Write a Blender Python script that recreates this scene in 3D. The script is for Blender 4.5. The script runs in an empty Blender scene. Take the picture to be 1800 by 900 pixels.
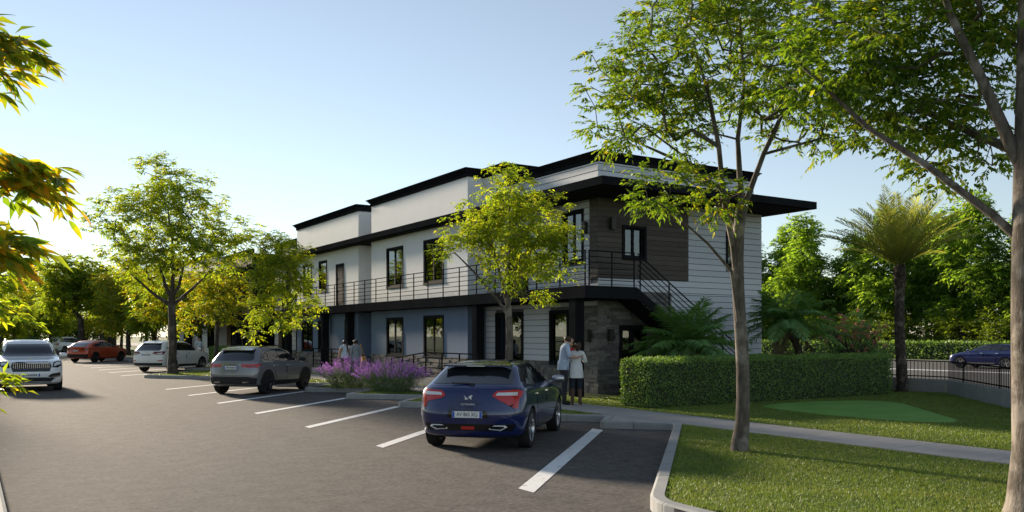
import bpy, bmesh, math, random
import numpy as np
from mathutils import Vector, Matrix, noise as mnoise
from mathutils.bvhtree import BVHTree

random.seed(7)
SC = bpy.context.scene
COL = SC.collection
PI = math.pi
R = math.radians

# ---------------------------------------------------------------- camera, sky, sun, exposure
EYE = 1.95
HEADING = math.atan2(960, 1521)          # the camera looks this far to the right of the car park's long axis (+Y)
cam_data = bpy.data.cameras.new("camera")
cam_data.sensor_width = 36.0
cam_data.lens = 1521 / 1800 * 36.0
cam_data.shift_y = 140 / 1800
cam_data.clip_start = 0.1
cam_data.clip_end = 3000
cam = bpy.data.objects.new("camera", cam_data)
cam.location = (0, 0, EYE)
cam.rotation_euler = (PI / 2, 0, -HEADING)
COL.objects.link(cam)
SC.camera = cam

SUN_AZ = R(-6.0)        # from +Y, positive towards +X
SUN_EL = R(14.0)
world = bpy.data.worlds.new("World")
SC.world = world
world.use_nodes = True
wn = world.node_tree
wn.nodes.clear()
w_out = wn.nodes.new("ShaderNodeOutputWorld")
w_bg = wn.nodes.new("ShaderNodeBackground")
w_sky = wn.nodes.new("ShaderNodeTexSky")
w_sky.sky_type = 'NISHITA'
w_sky.sun_disc = False
w_sky.sun_elevation = SUN_EL
w_sky.sun_rotation = SUN_AZ
w_sky.altitude = 0
w_sky.air_density = 1.0
w_sky.dust_density = 0.0
w_sky.ozone_density = 2.0
w_bg.inputs["Strength"].default_value = 0.062
w_hsv = wn.nodes.new("ShaderNodeHueSaturation")
w_hsv.inputs["Saturation"].default_value = 0.66
wn.links.new(w_sky.outputs[0], w_hsv.inputs["Color"])
wn.links.new(w_hsv.outputs[0], w_bg.inputs[0])
wn.links.new(w_bg.outputs[0], w_out.inputs[0])

sun_data = bpy.data.lights.new("sun", 'SUN')
sun_data.energy = 3.8
sun_data.angle = R(5.0)
sun_data.color = (1.0, 0.85, 0.66)
sun = bpy.data.objects.new("sun", sun_data)
sdir = Vector((math.sin(SUN_AZ) * math.cos(SUN_EL), math.cos(SUN_AZ) * math.cos(SUN_EL), math.sin(SUN_EL)))
sun.rotation_euler = sdir.to_track_quat('Z', 'Y').to_euler()
sun.location = (0, 60, 40)
COL.objects.link(sun)

SC.view_settings.view_transform = 'Standard'
SC.view_settings.look = 'None'
SC.view_settings.exposure = 1.45
SC.view_settings.gamma = 1.0
SC.view_settings.use_curve_mapping = False
SC.render.engine = 'CYCLES'
SC.cycles.use_denoising = True
try:
    SC.cycles.denoiser = 'OPENIMAGEDENOISE'
except Exception:
    pass
SC.cycles.max_bounces = 7
SC.cycles.diffuse_bounces = 4
SC.cycles.glossy_bounces = 3
SC.cycles.transmission_bounces = 4
SC.cycles.transparent_max_bounces = 6
SC.cycles.caustics_reflective = False
SC.cycles.caustics_refractive = False
SC.cycles.sample_clamp_indirect = 6.0

# ---------------------------------------------------------------- helpers
def tag(o, label=None, cat=None, group=None, kind=None):
    if label: o["label"] = label
    if cat: o["category"] = cat
    if group: o["group"] = group
    if kind: o["kind"] = kind
    return o

def wmat(o):
    m = Matrix.LocRotScale(o.location, o.rotation_euler, o.scale)
    if o.parent:
        return wmat(o.parent) @ o.matrix_parent_inverse @ m
    return m

def set_parent(o, p):
    o.parent = p
    o.matrix_parent_inverse = wmat(p).inverted()

def empty(name, loc=(0, 0, 0), rz=0.0):
    o = bpy.data.objects.new(name, None)
    o.empty_display_size = 0.3
    o.location = loc
    o.rotation_euler = (0, 0, rz)
    COL.objects.link(o)
    return o

def thing(name, label, cat, loc=(0, 0, 0), rz=0.0, group=None):
    return tag(empty(name, loc, rz), label, cat, group)

KIDS = {}
def children_of(o):
    return [c for c in KIDS.get(o.name, [])]

def link_mesh(name, me, parent=None, loc=None):
    o = bpy.data.objects.new(name, me)
    if loc is not None:
        o.location = loc
    COL.objects.link(o)
    if parent is not None:
        set_parent(o, parent)
        KIDS.setdefault(parent.name, []).append(o)
    return o

def copy_tree(o, parent=None):
    c = o.copy()
    COL.objects.link(c)
    if parent is not None:
        c.parent = parent
        KIDS.setdefault(parent.name, []).append(c)
    for ch in children_of(o):
        copy_tree(ch, c)
    return c

def smooth(me, angle=None):
    me.polygons.foreach_set("use_smooth", [True] * len(me.polygons))
    if angle is not None:
        me.set_sharp_from_angle(angle=R(angle))

class MB:
    """collects simple shapes, then links them as one mesh object"""
    def __init__(self):
        self.v = []; self.f = []; self.mi = []
    def add(self, vs, fs, mi=0):
        b = len(self.v)
        self.v.extend([tuple(p) for p in vs])
        for f in fs:
            self.f.append(tuple(b + i for i in f)); self.mi.append(mi)
        return self
    def box(self, x0, x1, y0, y1, z0, z1, mi=0):
        if x1 < x0: x0, x1 = x1, x0
        if y1 < y0: y0, y1 = y1, y0
        if z1 < z0: z0, z1 = z1, z0
        return self.add([(x0,y0,z0),(x1,y0,z0),(x1,y1,z0),(x0,y1,z0),(x0,y0,z1),(x1,y0,z1),(x1,y1,z1),(x0,y1,z1)],
                 [(0,3,2,1),(4,5,6,7),(0,1,5,4),(1,2,6,5),(2,3,7,6),(3,0,4,7)], mi)
    def quad(self, a, b, c, d, mi=0):
        return self.add([a, b, c, d], [(0, 1, 2, 3)], mi)
    def prism(self, poly, z0, z1, mi=0):
        n = len(poly)
        area = sum(poly[i][0]*poly[(i+1) % n][1] - poly[(i+1) % n][0]*poly[i][1] for i in range(n))
        if area < 0: poly = poly[::-1]
        vs = [(p[0], p[1], z0) for p in poly] + [(p[0], p[1], z1) for p in poly]
        fs = [tuple(range(n - 1, -1, -1)), tuple(range(n, 2*n))]
        for i in range(n):
            j = (i + 1) % n
            fs.append((i, j, n + j, n + i))
        return self.add(vs, fs, mi)
    def bar(self, a, b, w, h=None, mi=0):
        """box bar of section w (horizontal) by h from a to b"""
        h = h or w
        a = Vector(a); b = Vector(b); d = (b - a)
        if d.length < 1e-6: return self
        d.normalize()
        up = Vector((0, 0, 1))
        if abs(d.z) > 0.95: up = Vector((0, 1, 0))
        s = d.cross(up).normalized(); u = s.cross(d).normalized()
        vs = []
        for p in (a, b):
            for (i, j) in ((-1,-1),(1,-1),(1,1),(-1,1)):
                vs.append(p + s*(i*w/2) + u*(j*h/2))
        return self.add(vs, [(3,2,1,0),(4,5,6,7),(0,1,5,4),(1,2,6,5),(2,3,7,6),(3,0,4,7)], mi)
    def tube(self, pts, rad, n=6, cap=True, mi=0):
        pts = [Vector(p) for p in pts]
        if not hasattr(rad, '__len__'): rad = [rad]*len(pts)
        prev = None; rings = []
        for i, p in enumerate(pts):
            if i == 0: d = pts[1]-pts[0]
            elif i == len(pts)-1: d = pts[-1]-pts[-2]
            else: d = pts[i+1]-pts[i-1]
            d.normalize()
            if prev is None:
                a = Vector((0,0,1)) if abs(d.z) < .9 else Vector((1,0,0))
                s = d.cross(a).normalized()
            else:
                s = (prev - d*prev.dot(d))
                s = s.normalized() if s.length > 1e-6 else d.orthogonal().normalized()
            prev = s
            u = d.cross(s)
            rings.append([p + s*(rad[i]*math.cos(2*PI*k/n)) + u*(rad[i]*math.sin(2*PI*k/n)) for k in range(n)])
        vs = [q for r in rings for q in r]; fs = []
        for i in range(len(pts)-1):
            for k in range(n):
                fs.append((i*n+k, i*n+(k+1) % n, (i+1)*n+(k+1) % n, (i+1)*n+k))
        if cap:
            fs.append(tuple(range(n-1,-1,-1))); fs.append(tuple(range((len(pts)-1)*n, len(pts)*n)))
        return self.add(vs, fs, mi)
    def lathe(self, prof, n=24, axis='z', center=(0,0,0), mi=0, closed=False):
        """prof: list of (radius, along-axis)"""
        vs = []; fs = []; m = len(prof)
        c = Vector(center)
        for k in range(n):
            a = 2*PI*k/n
            for (r, h) in prof:
                if axis == 'z': q = Vector((r*math.cos(a), r*math.sin(a), h))
                elif axis == 'y': q = Vector((r*math.cos(a), h, r*math.sin(a)))
                else: q = Vector((h, r*math.cos(a), r*math.sin(a)))
                vs.append(c + q)
        for k in range(n):
            k2 = (k+1) % n
            for i in range(m - (0 if closed else 1)):
                j = (i+1) % m
                fs.append((k*m+i, k2*m+i, k2*m+j, k*m+j))
        return self.add(vs, fs, mi)
    def build(self, name, mat, parent=None, shade=None, bevel=None, keep=False):
        """mat: a material or list; origin set to the base centre of the mesh"""
        v = np.array(self.v, dtype=float)
        lo = v.min(0); hi = v.max(0)
        org = np.array([(lo[0]+hi[0])/2, (lo[1]+hi[1])/2, lo[2]])
        if keep: org = np.zeros(3)
        me = bpy.data.meshes.new(name)
        me.from_pydata([tuple(p) for p in (v - org)], [], self.f)
        mats = mat if isinstance(mat, (list, tuple)) else [mat]
        for m in mats: me.materials.append(m)
        if len(mats) > 1:
            me.polygons.foreach_set("material_index", self.mi)
        if bevel:
            bm = bmesh.new(); bm.from_mesh(me)
            bmesh.ops.remove_doubles(bm, verts=bm.verts, dist=1e-5)
            es = [e for e in bm.edges if len(e.link_faces) == 2 and e.calc_face_angle(0) > R(30)]
            bmesh.ops.bevel(bm, geom=es, offset=bevel, segments=2, profile=0.6, affect='EDGES', clamp_overlap=True)
            bm.to_mesh(me); bm.free()
        if shade is not None: smooth(me, shade)
        me.update()
        return link_mesh(name, me, parent, tuple(org))

def mesh_np(name, verts, faces, mat, smooth_all=False):
    """fast mesh from numpy arrays; faces Mx4 or Mx3"""
    me = bpy.data.meshes.new(name)
    k = faces.shape[1]
    me.vertices.add(len(verts)); me.vertices.foreach_set("co", np.ascontiguousarray(verts, dtype=np.float32).ravel())
    me.loops.add(faces.size); me.loops.foreach_set("vertex_index", np.ascontiguousarray(faces, dtype=np.int32).ravel())
    me.polygons.add(len(faces)); me.polygons.foreach_set("loop_start", np.arange(0, faces.size, k, dtype=np.int32))
    me.polygons.foreach_set("loop_total", np.full(len(faces), k, dtype=np.int32))
    if smooth_all: me.polygons.foreach_set("use_smooth", np.ones(len(faces), dtype=bool))
    me.update(calc_edges=True)
    for m in (mat if isinstance(mat, (list, tuple)) else [mat]):
        me.materials.append(m)
    return me

# ---------------------------------------------------------------- materials
class NT:
    def __init__(self, name):
        self.m = bpy.data.materials.new(name); self.m.use_nodes = True
        self.t = self.m.node_tree; self.t.nodes.clear()
        self.out = self.t.nodes.new("ShaderNodeOutputMaterial")
    def n(self, typ, **kw):
        nd = self.t.nodes.new("ShaderNode" + typ)
        for k, v in kw.items():
            if hasattr(nd, k): setattr(nd, k, v)
        return nd
    def l(self, a, b): self.t.links.new(a, b)
    def pos(self, scale=1.0, stretch=None):
        g = self.n("NewGeometry")
        mp = self.n("Mapping")
        mp.inputs["Scale"].default_value = stretch or (scale, scale, scale)
        self.l(g.outputs["Position"], mp.inputs["Vector"])
        return mp.outputs[0]
    def objc(self, stretch=(1, 1, 1)):
        g = self.n("TexCoord"); mp = self.n("Mapping")
        mp.inputs["Scale"].default_value = stretch
        self.l(g.outputs["Object"], mp.inputs["Vector"])
        return mp.outputs[0]
    def noise(self, vec, scale, detail=4, rough=.55):
        nd = self.n("TexNoise"); nd.inputs["Scale"].default_value = scale
        nd.inputs["Detail"].default_value = detail; nd.inputs["Roughness"].default_value = rough
        if vec is not None: self.l(vec, nd.inputs["Vector"])
        return nd.outputs["Fac"]
    def ramp(self, fac, stops):
        nd = self.n("ValToRGB"); e = nd.color_ramp.elements
        while len(e) < len(stops): e.new(0.5)
        for i, (p, c) in enumerate(stops):
            e[i].position = p; e[i].color = (c[0], c[1], c[2], 1) if len(c) == 3 else c
        self.l(fac, nd.inputs[0])
        return nd.outputs[0]
    def mix(self, fac, a, b, blend='MIX'):
        nd = self.n("MixRGB"); nd.blend_type = blend
        for s, x in ((0, fac), (1, a), (2, b)):
            if isinstance(x, (int, float)): nd.inputs[s].default_value = x
            elif isinstance(x, (tuple, list)): nd.inputs[s].default_value = (x[0], x[1], x[2], 1)
            else: self.l(x, nd.inputs[s])
        return nd.outputs[0]
    def bump(self, h, strength=.3, dist=.01, normal=None):
        nd = self.n("Bump"); nd.inputs["Strength"].default_value = strength; nd.inputs["Distance"].default_value = dist
        self.l(h, nd.inputs["Height"])
        if normal is not None: self.l(normal, nd.inputs["Normal"])
        return nd.outputs[0]
    def rnd(self):
        return self.n("ObjectInfo").outputs["Random"]
    def bsdf(self, color, rough=.6, metallic=0.0, spec=.5, normal=None, coat=0.0, **kw):
        b = self.n("BsdfPrincipled")
        def setin(key, x):
            if isinstance(x, (int, float)): b.inputs[key].default_value = x
            elif isinstance(x, (tuple, list)): b.inputs[key].default_value = (x[0], x[1], x[2], 1)
            else: self.l(x, b.inputs[key])
        setin("Base Color", color); setin("Roughness", rough); setin("Metallic", metallic)
        setin("Specular IOR Level", spec)
        if coat: setin("Coat Weight", coat); b.inputs["Coat Roughness"].default_value = .03
        if normal is not None: self.l(normal, b.inputs["Normal"])
        for k, v in kw.items(): setin(k.replace("_", " "), v)
        self.l(b.outputs[0], self.out.inputs[0])
        self.b = b
        return self.m

def simple(name, c, rough=.5, metallic=0., spec=.5, coat=0., var=0.0, nscale=3.0, bump=0., bscale=60., bdist=.004):
    t = NT(name)
    col = c
    nrm = None
    if var or bump: p = t.pos()
    if var:
        f = t.noise(p, nscale, 5)
        d = tuple(max(0, x*(1-var)) for x in c); u = tuple(min(1, x*(1+var)) for x in c)
        col = t.ramp(f, [(.3, d), (.7, u)])
    if bump:
        nrm = t.bump(t.noise(p, bscale, 4), bump, bdist)
    return t.bsdf(col, rough, metallic, spec, nrm, coat)

M = {}
def leaf_mat(name, cols, trans=.45, tcol=None, rough=.45, spec=.35, gain=2.0):
    """leaf: per-leaf colour by position noise; diffuse reflection with light passing through"""
    cols = [tuple(x*gain for x in c) for c in cols]
    t = NT(name)
    g = t.n("NewGeometry")
    rnd = g.outputs["Random Per Island"]
    n1 = t.noise(t.pos(), 1.1, 2)
    mx = t.n("Math", operation='ADD'); t.l(rnd, mx.inputs[0]); t.l(n1, mx.inputs[1])
    mh = t.n("Math", operation='MULTIPLY'); t.l(mx.outputs[0], mh.inputs[0]); mh.inputs[1].default_value = .5
    k = len(cols)
    lo, hi = .14, .86
    col = t.ramp(mh.outputs[0], [(lo + (hi-lo)*i/(k-1), c) for i, c in enumerate(cols)])
    b = t.n("BsdfPrincipled"); t.l(col, b.inputs["Base Color"]); b.inputs["Roughness"].default_value = rough
    b.inputs["Specular IOR Level"].default_value = spec
    tr = t.n("BsdfTranslucent")
    tc = t.mix(1.0, col, tcol or (2.6, 2.2, .9), 'MULTIPLY')
    t.l(tc, tr.inputs[0])
    ms = t.n("MixShader"); ms.inputs[0].default_value = trans
    t.l(b.outputs[0], ms.inputs[1]); t.l(tr.outputs[0], ms.inputs[2]); t.l(ms.outputs[0], t.out.inputs[0])
    return t.m

def make_materials():
    # asphalt: grey-brown aggregate with worn patches
    t = NT("asphalt"); p = t.pos()
    big = t.noise(p, .16, 4); fine = t.noise(p, 15, 5, .8); mid = t.noise(p, 3.2, 5, .65)
    vor = t.n("TexVoronoi"); vor.inputs["Scale"].default_value = 13; t.l(p, vor.inputs["Vector"])
    tracks = t.noise(t.pos(stretch=(1.1, .045, 1)), 1.0, 3)
    base = t.ramp(big, [(.35, (.102, .094, .088)), (.65, (.145, .130, .119))])
    base = t.mix(.35, base, t.ramp(tracks, [(.38, (.055, .052, .05)), (.62, (.15, .138, .128))]))
    c2 = t.mix(.60, base, t.ramp(fine, [(.36, (.034, .031, .030)), (.64, (.225, .205, .188))]))
    c3 = t.mix(t.ramp(vor.outputs["Distance"], [(.06, (.55, .55, .55)), (.17, (0, 0, 0))]), c2, (.26, .245, .225))
    c3 = t.mix(.25, c3, t.ramp(mid, [(.38, (.04, .038, .037)), (.62, (.17, .156, .146))]))
    st = t.ramp(t.noise(p, .55, 6, .65), [(.62, (0, 0, 0)), (.74, (.5, .5, .5))])
    c4 = t.mix(st, c3, (.040, .038, .037))
    cr_ = t.n("TexVoronoi"); cr_.feature = 'DISTANCE_TO_EDGE'; cr_.inputs["Scale"].default_value = .42
    wv = t.n("VectorMath", operation='ADD'); nv = t.n("TexNoise"); nv.inputs["Scale"].default_value = 1.4; nv.inputs["Detail"].default_value = 5; t.l(p, nv.inputs["Vector"])
    t.l(p, wv.inputs[0]); t.l(nv.outputs["Color"], wv.inputs[1]); t.l(wv.outputs[0], cr_.inputs["Vector"])
    ck = t.ramp(cr_.outputs["Distance"], [(.0015, (1, 1, 1)), (.006, (0, 0, 0))])
    cm = t.mix(1.0, ck, t.ramp(t.noise(p, .28, 3), [(.52, (0, 0, 0)), (.62, (.65, .65, .65))]), 'MULTIPLY')
    c4 = t.mix(cm, c4, (.022, .021, .021))
    M['asphalt'] = t.bsdf(c4, .95, 0, .10, t.bump(fine, .6, .008))
    # road across the fence, smoother
    M['road'] = simple('road', (.07, .068, .066), .85, var=.25, nscale=1.5, bump=.3, bscale=50)
    # paint for bay lines, slightly worn
    t = NT("line_paint"); p = t.pos()
    w = t.noise(p, 28, 6, .75)
    w2 = t.noise(p, 4.5, 6, .8)
    c = t.ramp(w, [(.30, (.45, .45, .45)), (.42, (.80, .80, .80)), (.8, (.85, .85, .84))])
    c = t.mix(t.ramp(w2, [(.36, (.8, .8, .8)), (.43, (0, 0, 0))]), c, (.20, .19, .18))
    M['paint'] = t.bsdf(c, .6, 0, .4, t.bump(t.noise(p, 70, 3), .25, .003))
    # concrete
    def concrete(name, a, b, sc=2.0):
        t = NT(name); p = t.pos()
        n1 = t.noise(p, sc, 6, .65); n2 = t.noise(p, 90, 3)
        c = t.mix(.3, t.ramp(n1, [(.3, a), (.7, b)]), t.ramp(n2, [(.3, tuple(x*.6 for x in a)), (.7, b)]))
        return t.bsdf(c, .85, 0, .3, t.bump(n2, .3, .003))
    M['kerb'] = concrete("kerb_concrete", (.27, .275, .28), (.40, .40, .39), 3)
    M['walk'] = concrete("walk_concrete", (.30, .285, .275), (.42, .40, .385), 1.2)
    M['lowwall'] = concrete("low_wall_concrete", (.24, .24, .235), (.36, .355, .34), 1.6)
    # soil/turf sheet below the blades
    t = NT("turf_ground"); p = t.pos()
    n1 = t.noise(p, .5, 5, .6); n2 = t.noise(p, 14, 5, .7); n3 = t.noise(p, 90, 2)
    c = t.ramp(n1, [(.30, (.055, .095, .020)), (.55, (.090, .125, .026)), (.75, (.13, .145, .040))])
    c = t.mix(.5, c, t.ramp(n2, [(.3, (.035, .065, .014)), (.7, (.13, .16, .045))]))
    M['turf'] = t.bsdf(c, .9, 0, .15, t.bump(t.mix(.5, n2, n3), .8, .03))
    t = NT("putting_turf"); p = t.pos()
    c = t.mix(.5, t.ramp(t.noise(p, 22, 5, .75), [(.3, (.10, .23, .04)), (.7, (.19, .37, .07))]), t.ramp(t.noise(p, 1.3, 4), [(.35, (.11, .25, .04)), (.65, (.20, .36, .075))]))
    M['putting'] = t.bsdf(c, .9, 0, .15, t.bump(t.noise(p, 160, 2), .4, .004))
    M['grass'] = leaf_mat('grass_blade', [(.045, .085, .014), (.070, .115, .020), (.10, .135, .028), (.15, .15, .045)], .3, (1.7, 1.5, .7))
    # walls
    def stucco(name, c, var):
        t = NT(name); p = t.pos()
        n1 = t.noise(p, 1.2, 6, .6); n2 = t.noise(p, 28, 5, .65)
        vz = t.noise(t.pos(stretch=(1.5, 1.5, .12)), 1.0, 5, .6)
        a = tuple(x*(1-var) for x in c)
        col = t.mix(.5, t.ramp(n1, [(.3, a), (.7, c)]), t.ramp(vz, [(.3, a), (.65, c)]))
        return t.bsdf(col, .9, 0, .2, t.bump(n2, .5, .008))
    M['white'] = stucco("white_stucco", (.86, .86, .86), .05)
    M['blue'] = stucco("blue_grey_stucco", (.165, .22, .32), .14)
    t = NT("painted_siding"); p = t.pos()
    g = t.noise(t.pos(stretch=(1.2, 1.2, 26)), 3.0, 5, .6)
    rv = t.ramp(t.rnd(), [(0, (.54, .56, .60)), (1, (.64, .66, .69))])
    M['siding'] = t.bsdf(t.mix(.25, rv, t.ramp(g, [(.3, (.42, .44, .47)), (.7, (.68, .70, .73))])), .65, 0, .3, t.bump(g, .45, .004))
    t = NT("dark_timber"); p = t.pos()
    g = t.noise(t.pos(stretch=(1.0, 1.0, 22)), 3.0, 6, .65)
    rv = t.ramp(t.rnd(), [(0, (.06, .05, .042)), (.5, (.085, .071, .06)), (1, (.12, .10, .084))])
    M['timber'] = t.bsdf(t.mix(.4, rv, t.ramp(g, [(.3, (.035, .029, .024)), (.7, (.15, .125, .105))])), .7, 0, .3, t.bump(g, .5, .004))
    t = NT("ledge_stone"); g = t.n("NewGeometry"); p = t.pos()
    n = t.noise(p, 14, 5, .65)
    rv = t.ramp(g.outputs["Random Per Island"], [(0, (.085, .078, .072)), (.4, (.15, .14, .13)), (.75, (.21, .20, .185)), (1, (.29, .27, .245))])
    M['stone'] = t.bsdf(t.mix(.35, rv, t.ramp(n, [(.3, (.07, .066, .062)), (.7, (.30, .285, .265))])), .85, 0, .25, t.bump(n, .6, .012))
    t = NT("brown_brick"); br = t.n("TexBrick"); br.inputs["Scale"].default_value = 3.0
    br.inputs["Color1"].default_value = (.23, .13, .075, 1); br.inputs["Color2"].default_value = (.31, .19, .115, 1); br.inputs["Mortar"].default_value = (.2, .18, .16, 1)
    mp = t.n("Mapping"); mp.inputs["Rotation"].default_value = (0, 0, 0)
    gg = t.n("NewGeometry"); sx = t.n("SeparateXYZ"); cx = t.n("CombineXYZ"); ad = t.n("Math", operation='ADD')
    t.l(gg.outputs["Position"], sx.inputs[0]); t.l(sx.outputs[0], ad.inputs[0]); t.l(sx.outputs[1], ad.inputs[1])
    t.l(ad.outputs[0], cx.inputs[0]); t.l(sx.outputs[2], cx.inputs[1]); t.l(cx.outputs[0], br.inputs["Vector"])
    M['brick'] = t.bsdf(br.outputs["Color"], .85, 0, .25, t.bump(br.outputs["Fac"], .3, .006))
    M['charcoal'] = simple('charcoal_metal', (.016, .017, .019), .85, 0, 0.0, var=.25, nscale=2)
    M['frame'] = simple('window_frame', (.018, .019, .021), .7, 0, .03, var=.2, nscale=4)
    M['slabdark'] = simple('dark_fascia', (.017, .018, .020), .9, 0, 0.0, var=.2, nscale=1.2)
    M['soffit'] = simple('dark_soffit', (.030, .028, .026), .9, 0, .02, var=.25, nscale=3)
    M['roofing'] = simple('grey_roof', (.18, .18, .18), .9, var=.2)
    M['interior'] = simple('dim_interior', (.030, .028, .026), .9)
    M['curtain'] = simple('pale_blind', (.30, .29, .27), .9, var=.1)
    # window glass: see-through with a strong mirror coat
    t = NT("window_glass"); gl = t.n("BsdfGlossy"); gl.inputs["Roughness"].default_value = .015; gl.inputs["Color"].default_value = (.85, .92, .95, 1)
    nz = t.bump(t.noise(t.pos(), 1.1, 2), .03, .05); t.l(nz, gl.inputs["Normal"])
    tr = t.n("BsdfTransparent"); tr.inputs[0].default_value = (.33, .36, .36, 1)
    fr = t.n("Fresnel"); fr.inputs["IOR"].default_value = 2.0
    ms = t.n("MixShader"); t.l(fr.outputs[0], ms.inputs[0]); t.l(tr.outputs[0], ms.inputs[1]); t.l(gl.outputs[0], ms.inputs[2]); t.l(ms.outputs[0], t.out.inputs[0])
    M['glass'] = t.m
    # bark
    def bark(name, a, b, c, sc=1.0):
        t = NT(name); 
        v = t.pos(stretch=(9*sc, 9*sc, 2.2*sc)); n1 = t.noise(v, 1.6, 6, .7); n2 = t.noise(t.pos(), 2.2*sc, 4, .6)
        col = t.ramp(n1, [(.28, a), (.5, b), (.75, c)])
        col = t.mix(t.ramp(n2, [(.52, (0, 0, 0)), (.62, (.8, .8, .8))]), col, tuple(min(1, x*1.25+.03) for x in c))
        return t.bsdf(col, .9, 0, .2, t.bump(n1, .9, .02))
    M['bark'] = bark('grey_brown_bark', (.05, .042, .034), (.12, .10, .082), (.21, .18, .15))
    M['bark_dark'] = bark('dark_bark', (.03, .026, .022), (.07, .058, .048), (.12, .10, .085))
    M['palmbark'] = bark('palm_bark', (.022, .018, .014), (.055, .042, .032), (.11, .085, .06), 2)
    # leaves
    M['leaf_near'] = leaf_mat('leaf_ash', [(.024, .050, .011), (.038, .075, .013), (.052, .096, .014), (.078, .112, .016), (.16, .13, .016)], .45, (2.5, 2.2, .5))
    M['leaf_gold'] = leaf_mat('leaf_turning', [(.040, .078, .012), (.058, .098, .014), (.085, .110, .014), (.15, .13, .013), (.20, .125, .010)], .6, (2.1, 1.9, .5), gain=2.4)
    M['leaf_mid'] = leaf_mat('leaf_park_tree', [(.034, .062, .012), (.055, .092, .014), (.085, .115, .016), (.14, .125, .016)], .64, (2.7, 2.3, .55), gain=2.35)
    M['leaf_far'] = leaf_mat('leaf_far_tree', [(.034, .060, .014), (.052, .090, .018), (.078, .115, .022)], .64, (2.4, 2.2, .6), gain=2.6)
    M['leaf_hedge'] = leaf_mat('leaf_hedge', gain=2.9, cols=[(.032, .060, .018), (.052, .090, .024), (.080, .118, .034)], trans=.35, tcol=(1.8, 1.7, .7))
    M['leaf_bush'] = leaf_mat('leaf_bush', [(.04, .068, .014), (.065, .098, .016), (.098, .12, .020)], .5, (2.2, 2.0, .5))
    M['leaf_palm'] = leaf_mat('leaf_date_palm', [(.09, .11, .028), (.13, .145, .04), (.17, .17, .05)], .5, (1.9, 1.8, .8))
    M['leaf_fan'] = leaf_mat('leaf_fan_palm', gain=3.1, cols=[(.030, .066, .022), (.048, .092, .030), (.066, .112, .036)], trans=.35, tcol=(1.8, 1.8, .7))
    M['leaf_dead'] = leaf_mat('leaf_dead', [(.06, .045, .03), (.11, .085, .05)], .2, (1.5, 1.3, 1))
    M['hedge_core'] = simple('hedge_core', (.03, .042, .018), .95)
    M['flower_purple'] = leaf_mat('flower_purple', gain=1.0, cols=[(.36, .15, .50), (.50, .23, .64), (.64, .36, .74)], trans=.35, tcol=(1.5, 1.2, 1.5))
    M['flower_pink'] = leaf_mat('flower_pink', gain=1.0, cols=[(.5, .14, .12), (.62, .22, .18), (.7, .45, .38)], trans=.35, tcol=(1.4, 1.2, 1.2))
    M['leaf_lav'] = leaf_mat('leaf_lavender', [(.05, .085, .035), (.085, .12, .06), (.13, .15, .09)], .3, (1.6, 1.6, .9))
make_materials()
M['chrome'] = simple('chrome', (.65, .65, .66), .12, 1.0)
# ---------------------------------------------------------------- ground, car park, kerbs, paths
GZ = 0.13
def struct(o): 
    o["kind"] = "structure"; return o

def round_corner(p0, p1, p2, r, n=6):
    a = Vector(p0) - Vector(p1); b = Vector(p2) - Vector(p1)
    a.normalize(); b.normalize()
    ang = a.angle(b); t = r / math.tan(ang/2)
    s = Vector(p1) + a*t; e = Vector(p1) + b*t
    out = []
    for i in range(n+1):
        u = i/n
        q = s*(1-u)**2 + Vector(p1)*(2*u*(1-u)) + e*u*u
        out.append((q.x, q.y))
    return out

def rounded(pts, r):
    out = [pts[0]]
    for i in range(1, len(pts)-1):
        rr = r[i] if hasattr(r, '__len__') else r
        if rr <= 0: out.append(pts[i])
        else: out += round_corner(pts[i-1], pts[i], pts[i+1], rr, 5)
    out.append(pts[-1])
    return out

def offset_line(pts, d):
    """offset an open polyline to its right by d"""
    out = []
    n = len(pts)
    for i in range(n):
        p = Vector(pts[i])
        d1 = (p - Vector(pts[i-1])).normalized() if i > 0 else None
        d2 = (Vector(pts[i+1]) - p).normalized() if i < n-1 else None
        if d1 is None: d1 = d2
        if d2 is None: d2 = d1
        n1 = Vector((d1.y, -d1.x)); n2 = Vector((d2.y, -d2.x))
        m = (n1+n2)
        if m.length < 1e-5: m = n1
        m.normalize()
        k = d / max(.35, m.dot(n1))
        q = p + m*k
        out.append((q.x, q.y))
    return out

YL = [21.6, 25.45, 29.3, 33.15, 37.0]
KERB = [(6.3, -12), (6.3, 7.2), (12.36, 13.31), (11.27, 14.40), (12.2, 15.36), (9.9, 17.72)]
for i, y in enumerate(YL):
    py = 17.72 if i == 0 else YL[i-1]
    t = (y - py)/2
    KERB += [(9.9 + t, y - t), (9.9, y)]
KERB += [(11.85, 38.95), (8.9, 39.8), (6.7, 42.9), (9.95, 46.2), (12.6, 48.6), (10.3, 50.9)]
yy = 50.9
for i in range(9):
    KERB += [(12.3, yy + 2.0), (10.3, yy + 4.0)]; yy += 4.0
KERB += [(12.5, yy + 2), (7.4, yy + 3.2), (7.4, yy + 5), (12.5, yy + 9), (12.5, 150)]
KR = [0] + [1.0, .25, .12, .12, .25] + [.12, .25]*5 + [.15, .9, .9, .2, .15, .25] + [.12, .25]*9 + [.2, .9, .9, .3, 0]
KERB_R = rounded(KERB, KR)
KERB_IN = offset_line(KERB_R, .16)

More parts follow.
